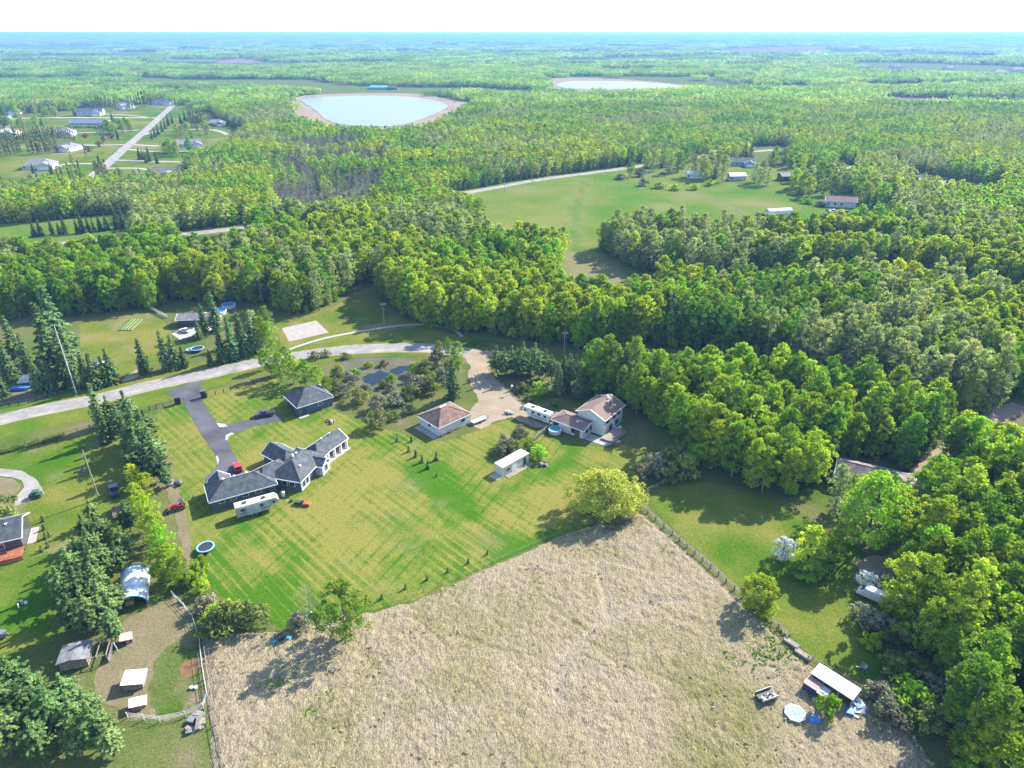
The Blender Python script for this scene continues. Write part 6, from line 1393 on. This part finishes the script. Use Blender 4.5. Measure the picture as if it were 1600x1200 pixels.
for a, b, h, key in ((1095, 278, 15, 'grey'), (1110, 275, 15, 'grey'), (1130, 272, 12, 'green'), (1185, 290, 11, 'grey'), (1198, 290, 11, 'grey'), (1128, 285, 9, 'grey'), (1255, 300, 12, 'green'), (1275, 298, 12, 'green'), (1330, 300, 13, 'green'), (1340, 312, 13, 'green'), (1240, 296, 12, 'green'), (1070, 262, 13, 'green'), (985, 276, 10, 'green'), (1020, 268, 12, 'grey'), (1205, 262, 11, 'green'), (1225, 258, 12, 'deep'), (1240, 262, 13, 'deep'), (1290, 295, 12, 'green'), (1265, 290, 11, 'grey'), (1350, 318, 12, 'lime'), (1375, 322, 12, 'green'), (1100, 282, 13, 'lime'), (1190, 283, 12, 'grey'), (1178, 286, 11, 'grey'), (1250, 292, 12, 'green'), (1262, 308, 12, 'lime'), (1300, 305, 12, 'green'), (1318, 302, 13, 'grey'), (1322, 296, 12, 'green'), (1285, 306, 10, 'grey'), (1245, 284, 12, 'green'), (1280, 282, 12, 'green'), (1295, 284, 12, 'lime'), (1345, 300, 13, 'green'), (1362, 312, 13, 'green'), (1390, 318, 12, 'green'), (1060, 268, 13, 'deep'), (1046, 272, 12, 'grey'), (1082, 276, 13, 'grey'), (1120, 276, 13, 'grey'), (1210, 256, 12, 'deep'), (1232, 254, 12, 'green'), (1248, 268, 12, 'green')):
    s_ = h / 14 * 1.2; plant(random.choice(ASP[key]), 'homestead_tree', at(a, b), (s_ * 1.7, s_ * 1.7, s_), {'green': 'fresh green', 'lime': 'yellow-green', 'grey': 'grey-green', 'deep': 'deep green'}[key] + ' tree among the farm buildings beyond the hay field', 'tree', 'trees among the homestead buildings')
r2 = random.Random(8)
for k in range(90):
    a, b = r2.choice([(r2.uniform(0, 60), r2.uniform(190, 200)), (r2.uniform(30, 110), r2.uniform(300, 312)), (r2.uniform(120, 300), r2.uniform(290, 297)), (r2.uniform(165, 205), r2.uniform(200, 212)), (r2.uniform(270, 330), r2.uniform(210, 222)), (r2.uniform(250, 300), r2.uniform(236, 244)), (r2.uniform(-40, 40), r2.uniform(305, 320)), (r2.uniform(290, 345), r2.uniform(196, 206))])
    s_ = r2.uniform(.5, .95); plant(random.choice(ASP[r2.choice(['green', 'lime', 'grey', 'deep'])]), 'estate_tree', at(a, b), (s_ * 1.5, s_ * 1.5, s_), 'garden tree on estate plots ' + ('left of the poplar rows' if b < 202 and a < 70 else 'below the poplar rows' if a < 115 else 'near the lower wood edge' if b > 285 else 'right of the straight road' if a > 240 else 'between drives left of the straight road'), 'tree', 'garden trees on the estate')
for k, (a, b) in enumerate(((162, 221), (174, 217), (156, 229), (60, 298), (134, 216), (140, 237))):
    plant(bush('plum', 4.5, 4.0, 16, 24, .6) if k == 0 else PLUM, 'plum_tree', at(a, b), 1.2, 'purple-leaved plum tree on the estate', 'plum tree', 'purple plum trees on the estate') if k else None
    if k == 0:
        PLUM = bush('plum', 4.5, 4.0, 16, 24, .6); plant(PLUM, 'plum_tree', at(a, b), 1.4, 'purple-leaved plum tree on the estate', 'plum tree', 'purple plum trees on the estate')
for k in range(14): plant(BUSH['lime'][k % 2], 'hedge_bush', at(112 + k * 3.6, 200 + random.uniform(-.3, .3)), (1.0, 1.0, .8), 'yellow hedge bush before the long violet-roofed building', 'bush', 'yellow hedge on the estate', trunk_name='stems')
for k in range(12):
    s_ = r2.uniform(.6, .8); plant(random.choice(ASP['green']), 'estate_tree', at(r2.uniform(166, 204), r2.uniform(197, 203)), (s_ * 1.7, s_ * 1.7, s_), 'tree in the round green clump right of the violet-roofed building', 'tree', 'round tree clump on the estate')
for k in range(26):
    s_ = r2.uniform(.7, 1.0); plant(random.choice(ASP[r2.choice(['green', 'deep', 'grey'])]), 'estate_tree', at(r2.uniform(-30, 125), r2.uniform(176, 183)), (s_ * 1.5, s_ * 1.5, s_), 'tree of the belt behind the far estate side street', 'tree', 'tree belt behind the far estate street')
for k in range(22):
    s_ = r2.uniform(.5, .8); a = r2.uniform(-20, 165); plant(random.choice(ASP[r2.choice(['green', 'lime', 'grey'])]), 'estate_tree', at(a, 303 - a * .03 + r2.uniform(0, 12)), (s_ * 1.5, s_ * 1.5, s_), 'low tree at the bottom left edge of the estate', 'tree', 'low trees at the estate edge')
# hedge of small tawny shrubs along the left fence
TAW = bush('olive', 1.6, 1.1, 10, 20, .22)
for k in range(22):
    f = k / 21; plant(TAW, 'hedge_bush', at(0 + 96 * f, 709 - 24 * f), random.uniform(.8, 1.15), 'small tawny shrub in the hedge along the left wire fence', 'bush', 'hedge along the left wire fence', trunk_name='stems')
# young conifers planted on the lawn
SAP = Kind('sapling', *conifer(2.2, 1.2, 9, 7, .3), M_BARKD, LEAF['spruce'])
for a, b, s_ in ((621, 690, .8), (639, 706, .9), (650, 714, 1.0), (660, 722, 1.1), (669, 732, 1.1), (682, 719, 1.1), (643, 690, .8), (682, 745, .5)):
    plant(SAP, 'young_spruce', at(a, b), s_, 'young spruce planted on the lawn below the white garage', 'spruce', 'young spruces below the white garage')
for a, b in ((597, 936), (634, 920), (668, 906), (700, 894), (732, 880), (762, 866)):
    plant(SAP, 'young_spruce', at(a, b), .62, 'tiny dark seedling along the lawn edge by the dry field', 'spruce', 'seedlings along the dry field edge')
for a, b in ((68, 815), (70, 828), (72, 842), (76, 855), (66, 862), (78, 838)):
    plant(SAP, 'young_spruce', at(a, b), .8, 'tiny sapling on the lawn right of the deck house', 'spruce', 'saplings right of the deck house')
# rough tufts on the dry field and weeds, too many to count
TUFT = Kind('tuft', *broadleaf(.55, .9, .02, 6, 9, .28, clump=.28, trunk=.01, limbs=0), M_BARKG, leaf_mat('straw tufts', (.30, .25, .15), (.46, .39, .25), .3)).full
TUFG = Kind('tuftg', *broadleaf(.6, 1.0, .02, 6, 9, .28, clump=.28, trunk=.01, limbs=0), M_BARKG, LEAF['weed']).full
x, y = jgrid(-60, 85, 60, 135, 1.15, 1.0); k = inpoly(x, y, FIELD) & (fbm(x, y, 6, 3, 61) + .3 * rng.random(x.shape) > .80); x = x[k]; y = y[k]; n = len(x)
gi_ = np.zeros(n, int)
for bx, by, r in _weed: gi_ |= (np.hypot(x - bx, y - by) < r * 1.2) & (rng.random(n) < .8)
gi_ |= rng.random(n) < .06
for bx, by, r in _weed:
    m_ = int(r * r * 9); aa = rng.random(m_) * 6.28; rr_ = np.sqrt(rng.random(m_)) * r * (.5 + .5 * rng.random(m_)); x = np.concatenate([x, bx + rr_ * np.cos(aa)]); y = np.concatenate([y, by + rr_ * np.sin(aa)]); gi_ = np.concatenate([gi_, np.ones(m_, int)])
n = len(x)
s_ = (.35 + .5 * rng.random(n)) * np.where(gi_ > 0, .75, 1.0); scatter('dry_grass', np.stack([x, y, np.full(n, .12)], 1), rng.random(n) * 6.28, np.stack([s_, s_, s_], 1), gi_, [TUFT, TUFG], 'straw-coloured tufts and weeds on the dry field', 'grass')
# ------------------------------------------------------------------ tell look-alikes of small groups apart by their order
ORD = ['leftmost', 'second from left', 'third from left', 'fourth from left', 'fifth from left', 'sixth from left', 'seventh from left', 'eighth from left', 'ninth from left', 'tenth from left', 'eleventh from left', 'twelfth from left', '13th from left', '14th from left', '15th from left', '16th from left', '17th from left', '18th from left', '19th from left', '20th from left', '21st from left', '22nd from left', '23rd from left', '24th from left', '25th from left', '26th from left', '27th from left', '28th from left', '29th from left', '30th from left', '31st from left', '32nd from left', '33rd from left', '34th from left']
bylab = {}
for o in COL.objects:
    if o.parent is None and o.get('label') and o.get('group'): bylab.setdefault(o['label'], []).append(o)
for lab, os_ in bylab.items():
    n = len(os_)
    if 1 < n <= 34:
        os_.sort(key=lambda o: proj(o.location.x, o.location.y, 0)[0])
        for k, o in enumerate(os_): o['label'] = lab + ', ' + ('rightmost' if k == n - 1 else ORD[k])
# ------------------------------------------------------------------ the air
mb = MB(); mb.box((0, 16800, 51.25), (56000, 34000, 105.5))
hm, nt, N, K = newmat('haze')
for n in list(N):
    if n.type == 'BSDF_PRINCIPLED': N.remove(n)
pv = N.new('ShaderNodeVolumePrincipled'); pv.inputs['Color'].default_value = (.16, .35, .74, 1); pv.inputs['Density'].default_value = 1.15e-4; pv.inputs['Anisotropy'].default_value = .1
L(K, pv.outputs[0], [n for n in N if n.type == 'OUTPUT_MATERIAL'][0].inputs['Volume'])
tag(mb.build('haze', hm), 'pale blue summer haze over the far woods', 'haze', None, 'stuff')
